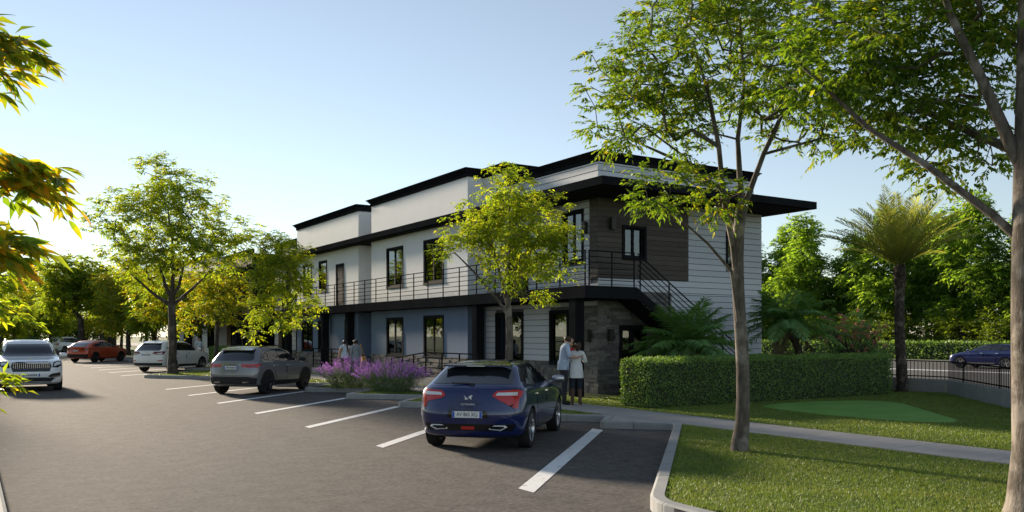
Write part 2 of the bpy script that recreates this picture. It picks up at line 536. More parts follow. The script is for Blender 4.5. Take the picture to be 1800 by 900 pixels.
def kerb_piece(parent, name, outer, inner, z1=.155):
    m = MB(); n = len(outer); ch = .02
    mid = [((a[0]*.8+b[0]*.2), (a[1]*.8+b[1]*.2)) for a, b in zip(outer, inner)]
    rows = [[(p[0], p[1], -.08) for p in outer], [(p[0], p[1], z1-ch) for p in outer], [(p[0], p[1], z1) for p in mid], [(p[0], p[1], z1) for p in inner], [(p[0], p[1], -.08) for p in inner]]
    vs = [q for r in rows for q in r]; fs = []
    for r in range(len(rows)-1):
        for i in range(n-1):
            fs.append((r*n+i, r*n+i+1, (r+1)*n+i+1, (r+1)*n+i))
    fs.append(tuple(r*n for r in range(5))); fs.append(tuple(r*n+n-1 for r in range(4, -1, -1)))
    m.add(vs, fs)
    return m.build(name, M['kerb'], parent)

def kerb_strip(name, outer, inner, lim=66, step=.95):
    """kerb stones of about a metre with open joints; beyond `lim` one run"""
    root = struct(empty(name, (outer[0][0], outer[0][1], 0)))
    O = [Vector(p) for p in outer]; I = [Vector(p) for p in inner]
    cur_o = [O[0]]; cur_i = [I[0]]; acc = 0.0
    rng = random.Random(5)
    def flush(last=False):
        nonlocal cur_o, cur_i, acc
        if len(cur_o) >= 2:
            kerb_piece(root, 'kerb_stone', [tuple(p) for p in cur_o], [tuple(p) for p in cur_i], .155 + rng.uniform(-.003, .003))
    for i in range(len(O)-1):
        L = (O[i+1]-O[i]).length; pos = 0.0
        far = O[i].y > lim or O[i].y < -3
        st = 1e9 if far else step
        while acc + (L-pos) > st:
            d = st - acc; t = (pos + d)/L; g = .006/L
            a = O[i].lerp(O[i+1], max(0, t-g)); b = I[i].lerp(I[i+1], max(0, t-g))
            cur_o.append(a); cur_i.append(b); flush()
            cur_o = [O[i].lerp(O[i+1], min(1, t+g))]; cur_i = [I[i].lerp(I[i+1], min(1, t+g))]
            pos += d; acc = 0.0
        if (cur_o[-1]-O[i+1]).length > 1e-4: cur_o.append(O[i+1]); cur_i.append(I[i+1])
        acc += L-pos
    flush()
    return root

# base terrain out to the horizon
m = MB()
m.quad((-1500, -1500, -.12), (1500, -1500, -.12), (1500, 1500, -.12), (-1500, 1500, -.12))
struct(m.build('ground', M['turf']))
# asphalt
m = MB()
nx, ny = 8, 40
m.quad((-.2, -14, 0), (13.5, -14, 0), (13.5, 150, 0), (-.2, 150, 0))
m.quad((-40, 128, .001), (-.2, 128, .001), (-.2, 150, .001), (-40, 150, .001))
struct(m.build('car_park_asphalt', M['asphalt']))
# kerbs
kerb_strip('kerb_bays', KERB_R, KERB_IN)
left = [(.36, 128), (.36, -14)]
kerb_strip('kerb_left', left, [(.18, 128), (.18, -14)])
# raised verge inside the kerb (grass)
FENCE = [(26.25, 120), (26.25, 15.75), (22.7, 12.15), (17.6, 6.95), (13.0, 2.0), (9.4, -2.4), (6.6, -6)]
poly = KERB_IN[1:-1] + [(12.5+.16, 150), (26.2, 150)] + [(x - .05, y) for x, y in FENCE[1:]] 
poly = [p for p in poly if p[1] > -5.5]
m = MB(); m.prism(poly, -.1, GZ)
LAWN_POLY = poly
struct(m.build('lawn', M['turf']))
m = MB(); m.prism([(.18, -14), (.18, 128), (-60, 128), (-60, -14)], -.1, .12)
struct(m.build('left_verge', M['turf']))

# pavement slabs: expansion joints every 1.6 m, each slab its own piece
PX0, PX1 = 12.42, 13.82
walk = empty('footpath'); walk["kind"] = "structure"
walk.location = (13.1, 20, GZ)
slab_mb = None
y = -1.0
k = 0
slab_me = None
while y < 64:
    L = 1.56
    x0, x1 = PX0, PX1
    m = MB(); m.box(x0, x1, y, y+L, GZ-.04, GZ+.018)
    if slab_me is None:
        o = m.build('pavement_slab', M['walk'], walk, bevel=.006); slab_me = o.data
    else:
        o = link_mesh('pavement_slab', slab_me, walk, ((x0+x1)/2, y+L/2, GZ-.04))
    y += 1.575; k += 1
# ramp down to the bays beside the first bay
m = MB(); m.prism([(11.47, 14.42), (PX0-.01, 13.50), (PX0-.01, 15.40), (12.30, 15.27)], GZ-.02, GZ+.012)
struct(m.build('footpath_apron', M['walk']))
# paths from the footpath to the doors
for (x0, x1, y0, y1) in ((PX1+.01, 15.3, 25.4, 27.4), (PX1+.01, 17.2, 38.9, 40.2), (PX1+.01, 16.5, 20.0, 20.9)):
    pass
# paved strip below the walkway balcony
m = MB(); m.box(15.0, 17.4, 28.2, 48, GZ-.03, GZ+.016)
struct(m.build('entrance_paving', M['walk']))

# painted bay lines: worn white strips 4 mm above the asphalt, each its own piece
lines = empty('bay_markings', (6.2, 30, 0)); lines["kind"] = "structure"
def bay_line(x0, y0, L, w=.22):
    m = MB()
    # ends cut parallel to the lane, as in the photograph's parallelograms
    d = Vector((1, 1)).normalized(); n = max(2, int(L/.4))
    hw = w/2/math.sin(PI/4)
    vs = []; fs = []
    for i in range(n+1):
        p = Vector((x0, y0)) + d*(L*i/n)
        vs += [(p.x, p.y - hw, .005), (p.x, p.y + hw, .005)]
    for i in range(n): fs.append((2*i, 2*i+2, 2*i+3, 2*i+1))
    m.add(vs, fs)
    m.build('painted_line', M['paint'], lines)
bay_line(5.95, 9.1, 7.30, .25)
for y in (14.05, 17.85, 21.7, 25.55, 29.4, 33.15): bay_line(6.12, y, 5.5)
for y in (45.6, 49.8, 53.8, 57.6, 61.5, 65.3, 69.2, 73.4, 77.4, 81.4): bay_line(6.36, y, 5.6)

# putting green
pg = [(17.1, 15.3), (17.9, 15.62), (18.75, 15.75), (20.12, 15.68), (21.1, 15.27), (21.5, 14.65), (21.1, 13.9), (20.44, 13.2), (19.1, 11.8), (17.95, 10.5), (17.3, 10.35), (16.8, 10.8), (16.6, 12.1), (16.7, 13.7)]
for _ in range(2):
    pg = [q for i in range(len(pg)) for q in ((pg[i][0]*.75+pg[(i+1) % len(pg)][0]*.25, pg[i][1]*.75+pg[(i+1) % len(pg)][1]*.25), (pg[i][0]*.25+pg[(i+1) % len(pg)][0]*.75, pg[i][1]*.25+pg[(i+1) % len(pg)][1]*.75))]
m = MB(); m.prism(pg, GZ-.05, GZ+.012)
struct(m.build('putting_green', M['putting']))
PUTTING = pg

# street beyond the fence
m = MB(); m.quad((27.6, -80, -.02), (61, -80, -.02), (61, 260, -.02), (27.6, 260, -.02))
struct(m.build('street', M['road']))
m = MB(); m.box(61, 61.3, -80, 260, -.1, .12)
struct(m.build('street_kerb', M['kerb']))
m = MB(); m.box(61.3, 66, -80, 260, -.1, .10)
struct(m.build('street_verge', M['turf']))
m = MB()
m.quad((46.0, -80, -.014), (46.9, -80, -.014), (46.9, 260, -.014), (46.0, 260, -.014))
struct(m.build('street_line', M['paint']))

# grass blades
def inside(poly, x, y):
    x = np.asarray(x); y = np.asarray(y); r = np.zeros(x.shape, bool)
    n = len(poly); j = n-1
    for i in range(n):
        xi, yi = poly[i]; xj, yj = poly[j]
        c = ((yi > y) != (yj > y)) & (x < (xj-xi)*(y-yi)/(yj-yi+1e-12)+xi)
        r ^= c; j = i
    return r

def grass(name, label, region, dens, hmin, hmax, poly, seed, excl=()):
    rng = np.random.default_rng(seed)
    x0, x1, y0, y1 = region
    n = int((x1-x0)*(y1-y0)*dens)
    x = rng.uniform(x0, x1, n); y = rng.uniform(y0, y1, n)
    d = np.hypot(x, y)
    keep = rng.random(n) < np.clip((9.0/np.maximum(d, 1))**1.5, .06, 1)
    ok = inside(poly, x, y) & keep
    ok &= ~((x > PX0-.02) & (x < PX1+.02))
    ok &= ~((x > 15.2) & (y > 20.0) & (y < 56))
    ok &= ~inside(PUTTING, x, y)
    ok &= ~inside([(11.44, 14.40), (12.45, 13.40), (12.45, 15.45), (12.3, 15.3)], x, y)
    for (a, b, c, e) in excl: ok &= ~((x > a) & (x < b) & (y > c) & (y < e))
    x = x[ok]; y = y[ok]; d = d[ok]
    # clumpy height
    hn = np.array([mnoise.noise((float(a)*1.3, float(b)*1.3, 0)) for a, b in zip(x, y)])
    h = rng.uniform(hmin, hmax, len(x)) * (1 + .55*hn)
    nb = 3
    x = np.repeat(x, nb); y = np.repeat(y, nb); h = np.repeat(h, nb) * rng.uniform(.7, 1.2, len(x)); d = np.repeat(d, nb)
    x = x + rng.normal(0, .012, len(x)); y = y + rng.normal(0, .012, len(x))
    a = rng.uniform(0, 2*PI, len(x)); lean = rng.uniform(.1, .9, len(x))
    w = .0032 * np.clip(d/9, 1, 5)
    N = len(x)
    V = np.zeros((N, 3, 3))
    V[:, 0, 0] = x - np.sin(a)*w; V[:, 0, 1] = y + np.cos(a)*w
    V[:, 1, 0] = x + np.sin(a)*w; V[:, 1, 1] = y - np.cos(a)*w
    V[:, 2, 0] = x + np.cos(a)*h*lean; V[:, 2, 1] = y + np.sin(a)*h*lean
    V[:, :2, 2] = GZ - .002; V[:, 2, 2] = GZ + h
    F = np.arange(N*3).reshape(N, 3)
    me = mesh_np(name, V.reshape(-1, 3), F, M['grass'])
    o = link_mesh(name, me)
    return tag(o, label, 'grass', kind='stuff')

grass('lawn_grass', 'short mown grass of the lawn and the wedges between the parking bays', (6.4, 27, -2, 20.5), 1700, .018, .036, LAWN_POLY, 3, [(14.4, 24.4, 16.5, 17.6)])
grass('verge_grass', 'short grass on the strips along the footpath and the tree island', (6.4, 15.2, 20.5, 58), 900, .025, .05, LAWN_POLY, 4)
# ---------------------------------------------------------------- apartment building
XS, XW, YC, XR = 16.6, 15.78, 21.28, 23.9
ZS0, ZS1 = 3.05, 3.42            # walkway slab
ZC0, ZC1 = 6.255, 6.5            # canopy
BASE = GZ - .05

def panel(mb, axis, c, t, u0, u1, z0, z1, holes=(), mi=0):
    """wall sheet: axis 'x' lies on X=c (faces -X, body towards +X), axis 'y' lies on Y=c; holes (u0,u1,z0,z1) left open"""
    us = sorted({u0, u1, *[min(max(h[k], u0), u1) for h in holes for k in (0, 1)]})
    zs = sorted({z0, z1, *[min(max(h[k], z0), z1) for h in holes for k in (2, 3)]})
    for i in range(len(us)-1):
        # merge vertical runs
        run = None
        for j in range(len(zs)-1):
            um = (us[i]+us[i+1])/2; zm = (zs[j]+zs[j+1])/2
            solid = not any(h[0] < um < h[1] and h[2] < zm < h[3] for h in holes)
            if solid: run = [zs[j], zs[j+1]] if run is None else [run[0], zs[j+1]]
            if (not solid or j == len(zs)-2) and run is not None:
                if axis == 'x': mb.box(c, c+t, us[i], us[i+1], run[0], run[1], mi)
                else: mb.box(us[i], us[i+1], c, c+t, run[0], run[1], mi)
                run = None
    return mb

def planks(parent, name, mat, axis, c, out, u0, u1, z0, z1, h, holes=(), gap=.020):
    """horizontal boards, one object each; each board's face stands `out` proud of the wall at c"""
    z = z0; row = 0
    rng = random.Random(int(c*100)+int(z0*10))
    while z < z1 - .03:
        zt = min(z + h, z1)
        cuts = [(u0, u1)]
        for hh in holes:
            if hh[2] < zt - .01 and hh[3] > z + .01:
                new = []
                for a, b in cuts:
                    if hh[1] <= a or hh[0] >= b: new.append((a, b)); continue
                    if hh[0] > a: new.append((a, hh[0]))
                    if hh[1] < b: new.append((hh[1], b))
                cuts = new
        for a, b in cuts:
            if b - a < .03: continue
            m = MB(); o = out + rng.uniform(-.0015, .0015)
            lip = .007
            for (aa, bb) in ((a, b),):
                if axis == 'x':
                    m.add([(c, aa, z), (c, bb, z), (c, bb, zt-gap), (c, aa, zt-gap), (c-o-lip, aa, z), (c-o-lip, bb, z), (c-o, bb, zt-gap), (c-o, aa, zt-gap)],
                          [(0,3,2,1)[::-1], (4,7,6,5)[::-1], (0,4,5,1), (1,5,6,2), (2,6,7,3), (3,7,4,0)])
                else:
                    m.add([(aa, c, z), (bb, c, z), (bb, c, zt-gap), (aa, c, zt-gap), (aa, c-o-lip, z), (bb, c-o-lip, z), (bb, c-o, zt-gap), (aa, c-o, zt-gap)],
                          [(0,1,2,3), (4,7,6,5)[::-1], (0,4,5,1)[::-1], (1,5,6,2)[::-1], (2,6,7,3)[::-1], (3,7,4,0)[::-1]])
            m.build(name, mat, parent)
        z = zt; row += 1

def stone_face(mb, axis, c, u0, u1, z0, z1, holes=(), seed=1):
    rng = random.Random(seed)
    z = z0
    while z < z1 - .02:
        h = min(rng.choice((.06, .075, .09, .11, .13)), z1 - z)
        u = u0 - rng.uniform(0, .15)
        while u < u1:
            L = rng.uniform(.16, .52); a = max(u, u0); b = min(u + L, u1); u += L
            if b - a < .02: continue
            segs = [(a, b)]
            for hh in holes:
                if hh[2] < z + h - .01 and hh[3] > z + .01:
                    new = []
                    for p, q in segs:
                        if hh[1] <= p or hh[0] >= q: new.append((p, q)); continue
                        if hh[0] > p: new.append((p, hh[0]))
                        if hh[1] < q: new.append((hh[1], q))
                    segs = new
            for p, q in segs:
                if q - p < .02: continue
                o = rng.uniform(.022, .060)
                if axis == 'x': mb.box(c - o, c + .01, p + .003, q - .003, z + .003, z + h - .003)
                else: mb.box(p + .003, q - .003, c - o, c + .01, z + .003, z + h - .003)
        z += h

def window(parent, axis, c, u0, u1, z0, z1, kind='window', mull=1, proud=.03, blind=None, rail=False, wood=False):
    """framed opening on X=c or Y=c; frame is the part, panes and bars its sub-parts"""
    fw = .085
    def bx(m, a, b, d0, d1, za, zb, mi=0):
        if axis == 'x': m.box(c + d0, c + d1, a, b, za, zb, mi)
        else: m.box(a, b, c + d0, c + d1, za, zb, mi)
    m = MB()
    bx(m, u0, u1, -proud, .10, z1 - fw, z1)
    bx(m, u0, u1, -proud - .012, .10, z0, z0 + fw)
    bx(m, u0, u0 + fw, -proud, .10, z0 + fw, z1 - fw)
    bx(m, u1 - fw, u1, -proud, .10, z0 + fw, z1 - fw)
    fr = m.build(kind, M['frame'], parent)
    n = mull + 1
    w = (u1 - u0 - 2*fw) / n
    for i in range(n):
        a = u0 + fw + w*i; b = a + w
        m = MB()
        s = .045 if kind == 'window' else .09
        bx(m, a, b, .0, .06, z1 - fw - s, z1 - fw); bx(m, a, b, .0, .06, z0 + fw, z0 + fw + s*1.4)
        bx(m, a, a + s, .0, .06, z0 + fw + s*1.4, z1 - fw - s); bx(m, b - s, b, .0, .06, z0 + fw + s*1.4, z1 - fw - s)
        if rail: bx(m, a + s, b - s, .012, .05, z0 + (z1-z0)*.42, z0 + (z1-z0)*.42 + .035)
        m.build('sash', M['frame'], fr)
        m = MB()
        bx(m, a + s, b - s, .028, .034, z0 + fw + s*1.4, z1 - fw - s)
        m.build('pane', M['glass'], fr)
        if blind and (blind == 'all' or i == 0):
            m = MB(); bz = z1 - fw - (z1-z0)*.35
            k = 0
            bx(m, a + s, b - s, .13, .14, bz, z1 - fw)
            m.build('blind', M['curtain'], fr)
    if kind == 'door':
        m = MB(); bx(m, u0 + (u1-u0)*.5 - .16, u0 + (u1-u0)*.5 - .12, -.07, -.045, z0 + .85, z0 + 1.25)
        bx(m, u0 + (u1-u0)*.5 - .15, u0 + (u1-u0)*.5 - .13, -.05, .02, z0 + .9, z0 + .93); bx(m, u0 + (u1-u0)*.5 - .15, u0 + (u1-u0)*.5 - .13, -.05, .02, z0 + 1.17, z0 + 1.2)
        m.build('handle', M['charcoal'], fr)
    return fr

def solid_door(parent, axis, c, u0, u1, z0, z1, name='door'):
    def bx(m, a, b, d0, d1, za, zb):
        if axis == 'x': m.box(c + d0, c + d1, a, b, za, zb)
        else: m.box(a, b, c + d0, c + d1, za, zb)
    m = MB(); bx(m, u0, u1, -.03, .1, z1 - .07, z1); bx(m, u0, u0 + .07, -.03, .1, z0, z1 - .07); bx(m, u1 - .07, u1, -.03, .1, z0, z1 - .07)
    bx(m, u0 + .07, u1 - .07, .0, .06, z0, z1 - .07)
    d = m.build(name, M['frame'], parent)
    for k in range(3):
        zz = z0 + .15 + k*(z1-z0-.25)/3
        m = MB(); bx(m, u0 + .2, u1 - .2, -.008, .001, zz, zz + (z1-z0-.25)/3 - .1); m.build('door_panel', M['frame'], d)
    m = MB(); bx(m, u0 + .12, u0 + .17, -.06, -.0, z0 + .98, z0 + 1.03); m.build('handle', M['chrome'], d)
    return d

def cornice(mb, path, prof, z0):
    """sweep (out, dz) profile along a polyline; out is to the left of the direction"""
    pts = [Vector(p) for p in path]; n = len(pts); rows = []
    for i in range(n):
        d1 = (pts[i]-pts[i-1]).normalized() if i else (pts[1]-pts[0]).normalized()
        d2 = (pts[i+1]-pts[i]).normalized() if i < n-1 else d1
        n1 = Vector((-d1.y, d1.x)); n2 = Vector((-d2.y, d2.x))
        mm = (n1+n2).normalized(); k = 1/max(.3, mm.dot(n1))
        rows.append([(pts[i].x + mm.x*o*k, pts[i].y + mm.y*o*k, z0 + h) for o, h in prof])
    m = len(prof); vs = [q for r in rows for q in r]; fs = []
    for i in range(n-1):
        for j in range(m-1): fs.append((i*m+j, i*m+j+1, (i+1)*m+j+1, (i+1)*m+j))
    fs.append(tuple(range(m))); fs.append(tuple(range((n-1)*m, n*m))[::-1])
    mb.add(vs, fs)

PROF = [(-.12, 0), (.05, 0), (.05, .14), (.10, .15), (.10, .19), (.15, .215), (.15, .245), (.21, .27), (.21, .30), (-.12, .30)]
M['joint_shade'] = simple('siding_joint_shade', (.14, .145, .155), .9, var=.1)  # backing coloured dark so the shadow lines between the boards read deeper
M['lampdark'] = simple('wall_lamp_metal', (.04, .035, .03), .5, .3)
M['nosing'] = simple('stair_tread', (.10, .10, .10), .8, var=.2)

bld = thing('apartment_building', 'long two-storey building of white and blue-grey stucco with grey siding and dark flat canopy', 'building', (XS + 3, 38, 0))

# -- openings on the lane side
H2 = [(33.68, 35.40, 4.02, 5.80), (29.98, 31.73, 4.0, 5.82)]           # white section, upper
H2L = [(33.68, 35.40, 1.05, 2.74), (29.98, 31.73, 1.05, 2.76)]
H3 = [(42.9, 44.1, 4.19, 5.86), (40.5, 41.6, ZS1 + .01, 5.53), (45.2, 46.6, 4.1, 5.83)]
H3L = [(45.07, 46.83, 1.09, 2.74), (42.75, 44.2, 1.09, 2.74), (39.3, 40.4, GZ, 2.75)]
HS = [(22.0, 23.13, 4.26, 5.98), (25.2, 26.5, ZS1 + .01, 5.75)]
HSL = [(25.5, 27.4, GZ, 2.79), (22.0, 23.86, .98, 2.79)]
HF = [(49.2, 50.5, 4.2, 5.9), (51.8, 53.0, ZS1 + .01, 5.6)]
HFL = [(49.0, 50.3, GZ, 2.75), (52.3, 53.6, 1.0, 2.75)]
HE = [(17.5, 18.48, 4.36, 5.45), (22.12, 22.95, 4.3, 5.52)]
HEL = [(17.4, 18.5, GZ, 2.28)]

# -- white stucco volumes
m = MB()
for (y0, y1, hu) in ((28.09, 37.12, H2), (38.68, 47.7, H3)):
    panel(m, 'x', XW, .25, y0, y1, ZS0 + .05, ZC0 + .02, hu)
    m.box(XW, XW + .25, y0, y1, ZC0 + .02, 7.95)
panel(m, 'y', 28.09, .25, XW + .25, 17.4, ZS0 + .05, 7.95)
m.box(XW + .25, 17.4, 36.87, 37.12, ZS0 + .05, 7.95)
panel(m, 'y', 38.68, .25, XW + .25, 17.4, ZS0 + .05, 7.95)
m.box(XW + .25, 17.4, 47.45, 47.7, ZS0 + .05, 7.95)
m.box(17.15, 17.38, 37.12, 38.68, ZS0 + .05, 7.95)
m.box(16.5, 22.5, 26.6, 26.85, 7.0, 7.95); m.box(16.5, 16.75, 26.85, 28.09, 7.0, 7.95)
stucco_up = m.build('white_stucco_wall', M['white'], bld)
tag(stucco_up, 'white stucco upper walls and parapets')
m = MB()
for (y0, y1, hu) in ((28.09, 37.12, H2L), (38.68, 47.7, H3L)):
    panel(m, 'x', XW, .25, y0, y1, BASE, ZS0 + .05, hu)
panel(m, 'y', 28.09, .25, XW + .25, 17.4, BASE, ZS0 + .05)
m.box(XW + .25, 17.4, 36.87, 37.12, BASE, ZS0 + .05); panel(m, 'y', 38.68, .25, XW + .25, 17.4, BASE, ZS0 + .05)
m.box(XW + .25, 17.4, 47.45, 47.7, BASE, ZS0 + .05)
m.box(17.15, 17.38, 37.12, 38.68, BASE, ZS0 + .05)
tag(m.build('blue_stucco_wall', M['blue'], bld), 'blue-grey stucco ground floor wall')
# -- backing walls of the siding sections, boards are their pieces
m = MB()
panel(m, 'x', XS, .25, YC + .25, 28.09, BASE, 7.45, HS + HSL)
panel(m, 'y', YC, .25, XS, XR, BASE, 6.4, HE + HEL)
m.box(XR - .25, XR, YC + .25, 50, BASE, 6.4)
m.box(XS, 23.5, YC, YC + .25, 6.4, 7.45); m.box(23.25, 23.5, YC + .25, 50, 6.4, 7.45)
sid = m.build('siding_wall', M['joint_shade'], bld)
planks(sid, 'siding_board', M['siding'], 'x', XS, .018, YC, 28.09, 1.10, ZS0, .2, HSL + [(YC, 22.0, 1.0, 2.80)])
planks(sid, 'siding_board', M['siding'], 'x', XS, .018, YC, 28.09, ZS1 - .02, ZC0, .2, HS + [(YC, 21.66, 3.77, ZC0 + 1)])
planks(sid, 'siding_board', M['siding'], 'x', XS, .018, YC, 26.6, ZC1 - .05, 7.38, .215)
planks(sid, 'siding_board', M['siding'], 'y', YC, .018, XS - .02, XR, ZS1 - .06, ZC0, .2, HE + [(XS - .1, 20.34, 3.77, ZC0 + 1)])
planks(sid, 'siding_board', M['siding'], 'y', YC, .018, XS - .02, 23.5, ZC1 - .05, 7.38, .215)
planks(sid, 'siding_board', M['siding'], 'y', YC, .018, 19.6, XR, 1.1, ZS1 - .06, .2)
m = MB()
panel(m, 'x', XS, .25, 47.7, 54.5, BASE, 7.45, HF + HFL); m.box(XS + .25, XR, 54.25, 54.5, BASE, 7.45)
sid2 = m.build('siding_wall', M['joint_shade'], bld)
planks(sid2, 'siding_board', M['siding'], 'x', XS, .018, 47.7, 54.5, 1.10, ZS0, .28, HFL)
planks(sid2, 'siding_board', M['siding'], 'x', XS, .018, 47.7, 54.5, ZS1 - .02, ZC0, .28, HF)
# -- dark timber cladding wrapping the upper corner
m = MB(); panel(m, 'y', YC - .035, .03, XS - .03, 20.34, 3.77, ZC0 - .01, [HE[0]]); m.box(XS - .032, XS - .002, YC, 21.66, 3.77, ZC0 - .01)
tim = m.build('timber_cladding', M['timber'], bld); tag(tim, 'dark timber boarding around the upper corner')
planks(tim, 'timber_board', M['timber'], 'y', YC - .036, .022, XS - .06, 20.34, 3.77, ZC0 - .01, .158, [HE[0]], gap=.014)
planks(tim, 'timber_board', M['timber'], 'x', XS - .034, .022, YC - .03, 21.66, 3.77, ZC0 - .01, .158, gap=.014)
# -- ledge stone
m = MB()
stone_face(m, 'x', XS, 22.0, 28.05, BASE, 1.10, HSL, 1)
stone_face(m, 'x', XS, YC, 22.0, BASE, 2.80, (), 2)
stone_face(m, 'y', YC, XS - .04, 19.6, BASE, ZS0 + .3, HEL, 3)
stone_face(m, 'y', YC, 19.6, XR, BASE, 1.1, (), 4)
st = m.build('stone_veneer', M['stone'], bld); st["kind"] = "stuff"; tag(st, 'grey-brown ledge stone facing of the base and corner')
m = MB()
stone_face(m, 'x', XW, 28.09, 37.1, BASE, 1.12, H2L, 5); stone_face(m, 'x', XW, 38.7, 47.7, BASE, 1.12, H3L, 6)
stone_face(m, 'x', XS, 47.75, 54.5, BASE, 1.0, HFL, 7); stone_face(m, 'y', 28.09, XW - .03, 16.58, BASE, 1.12, (), 8)
st = m.build('stone_veneer', M['stone'], bld); st["kind"] = "stuff"
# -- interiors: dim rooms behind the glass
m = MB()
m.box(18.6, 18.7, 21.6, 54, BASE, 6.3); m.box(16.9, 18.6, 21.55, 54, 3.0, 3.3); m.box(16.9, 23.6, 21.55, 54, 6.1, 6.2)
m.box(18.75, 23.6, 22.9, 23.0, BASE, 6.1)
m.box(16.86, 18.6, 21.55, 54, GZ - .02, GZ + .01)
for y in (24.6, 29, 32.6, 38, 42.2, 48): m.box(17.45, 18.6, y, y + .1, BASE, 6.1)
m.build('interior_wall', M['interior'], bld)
# -- windows and doors
for h, b in zip(H2, (None, 'all')): window(bld, 'x', XW, *h, blind=b)
for h in H2L: window(bld, 'x', XW, *h)
window(bld, 'x', XW, *H3[0], mull=0); solid_door(bld, 'x', XW, *H3[1]); window(bld, 'x', XW, *H3[2])
window(bld, 'x', XW, *H3L[0]); window(bld, 'x', XW, *H3L[1]); window(bld, 'x', XW, *H3L[2], kind='door', mull=0)
window(bld, 'x', XS, *HS[0], proud=.06, mull=1); window(bld, 'x', XS, *HS[1], kind='door', mull=1, proud=.05)
window(bld, 'x', XS, *HSL[0], kind='door', mull=1, proud=.05, rail=True); window(bld, 'x', XS, *HSL[1], proud=.08, mull=1, rail=True)
window(bld, 'x', XS, *HF[0]); solid_door(bld, 'x', XS, *HF[1]); window(bld, 'x', XS, *HFL[0], kind='door', mull=0); window(bld, 'x', XS, *HFL[1])
window(bld, 'y', YC, *HE[0], proud=.11, mull=1); window(bld, 'y', YC, *HE[1], proud=.05, mull=0)
window(bld, 'y', YC, *HEL[0], kind='door', mull=1, proud=.08)
# -- canopy
m = MB()
m.box(15.25, 24.5, 19.37, 56.2, ZC0, ZC1)
can = m.build('canopy', M['slabdark'], bld, bevel=.008)
m = MB(); m.box(15.40, 24.36, 19.52, 56.05, ZC0 - .012, ZC0 + .01); m.build('soffit', M['soffit'], can)
# -- cornices
def cor(path, z0): 
    m = MB(); cornice(m, path, PROF, z0); m.build('cornice', M['charcoal'], bld)
cor([(23.5, 32), (23.5, YC), (XS, YC), (XS, 26.9)][::-1][::-1], 7.37) if False else None
def cor_r(path, z0):
    cor(path[::-1], z0)
# direction chosen so that 'left' points outwards
cor([(XS, 26.6), (XS, YC), (23.5, YC), (23.5, 45)][::-1], 7.37)
cor([(XW, 37.12), (XW, 28.09), (16.5, 28.09), (16.5, 26.6), (22.5, 26.6)][::-1], 7.87)
cor([(17.0, 37.12), (XW, 37.12), (XW, 36.9)][::-1], 7.872)
cor([(17.2, 47.7), (XW, 47.7), (XW, 38.68), (17.2, 38.68)][::-1], 7.87)
cor([(XS, 54.5), (XS, 47.9)][::-1], 7.37)
m = MB(); m.box(XS + .1, 23.4, YC + .1, 54.4, 7.0, 7.2); m.box(16.0, 22.4, 28.3, 36.9, 7.4, 7.6); m.box(16.0, 22.4, 38.9, 47.5, 7.4, 7.6)
m.build('roof', M['roofing'], bld)
# -- walkway balcony
m = MB()
poly = [(15.25, 20.16), (17.2, 20.16), (17.2, YC - .01), (16.62, YC - .01), (16.62, 54.9), (15.25, 54.9)]
m.prism(poly, ZS0, ZS1)
bal = m.build('balcony', M['slabdark'], bld, bevel=.008)
def rail_run(parent, a, b, h, n, posts, r=.011, pr=.016, mat=None):
    a = Vector(a); b = Vector(b); mat = mat or M['charcoal']
    for k in range(n):
        z = h * (k + 1) / n
        m = MB(); m.bar(a + Vector((0, 0, z)), b + Vector((0, 0, z)), r*2 if k < n-1 else .035, r*2 if k < n-1 else .03); m.build('rail', mat, parent)
    for t in posts:
        p = a.lerp(b, t); m = MB(); m.bar(p + Vector((0, 0, -.12)), p + Vector((0, 0, h - .012)), pr*2, pr*2); m.build('railing_post', mat, parent)
ry = [20.25 + 1.272*k for k in range(28)]
rail_run(bal, (15.31, 20.22, ZS1), (15.31, 54.6, ZS1), 1.03, 6, [(y - 20.22)/(54.6-20.22) for y in ry])
rail_run(bal, (15.40, 20.22, ZS1), (17.16, 20.22, ZS1), 1.03, 6, [.02, .5, .99])
# -- columns
colm = []
for (x, y) in ((15.30, 20.72), (15.30, 26.6), (15.30, 42.2), (15.42, 39.15), (15.30, 48.1), (15.30, 54.3), (15.42, 33.0 + 100)):
    if y > 100: continue
    m = MB(); m.box(x, x + .33, y, y + .33, GZ - .05, ZS0 + .02)
    c = m.build('column', M['charcoal'], bld, bevel=.006)
for (x, y) in ((15.30, 48.1), (15.30, 54.3)):
    m = MB(); m.box(x + .05, x + .28, y + .05, y + .28, ZS1 - .02, ZC0 + .02); m.build('column', M['charcoal'], bld)
# -- outside stair along the end wall
m = MB()
X0, X1s = 17.2, 22.1
def stringer(y0, y1):
    zt = ZS1; k = (ZS1 - GZ) / (X1s - X0)
    vs = []
    pts = [(X0, ZS1), (X0, ZS0), (X0 + .28, ZS0), (X1s - .2, GZ), (X1s + .12, GZ), (X1s + .12, GZ + .12)]
    pts = [(X0, ZS1), (X0, ZS0 - .0), (X0 + .35, ZS0 - .15), (X1s - .35, GZ - .02), (X1s + .14, GZ - .02), (X1s + .14, GZ + .06)]
    n = len(pts)
    vs = [(p[0], y0, p[1]) for p in pts] + [(p[0], y1, p[1]) for p in pts]
    fs = [tuple(range(n)), tuple(range(2*n-1, n-1, -1))] + [(i, n + i, n + (i+1) % n, (i+1) % n) for i in range(n)]
    m.add(vs, fs)
stringer(20.16, 20.22)
stair = m.build('staircase', M['slabdark'], bld)
m = MB(); stringer(21.10, 21.16); m.build('stringer', M['slabdark'], stair)
ns = 18
for i in range(ns):
    x = X0 + (X1s - X0)*i/ns; z = ZS1 - (ZS1-GZ)*(i+1)/(ns+1)
    m = MB(); m.box(x, x + .29, 20.225, 21.095, z - .04, z); m.build('stair_tread', M['nosing'], stair)
m = MB()
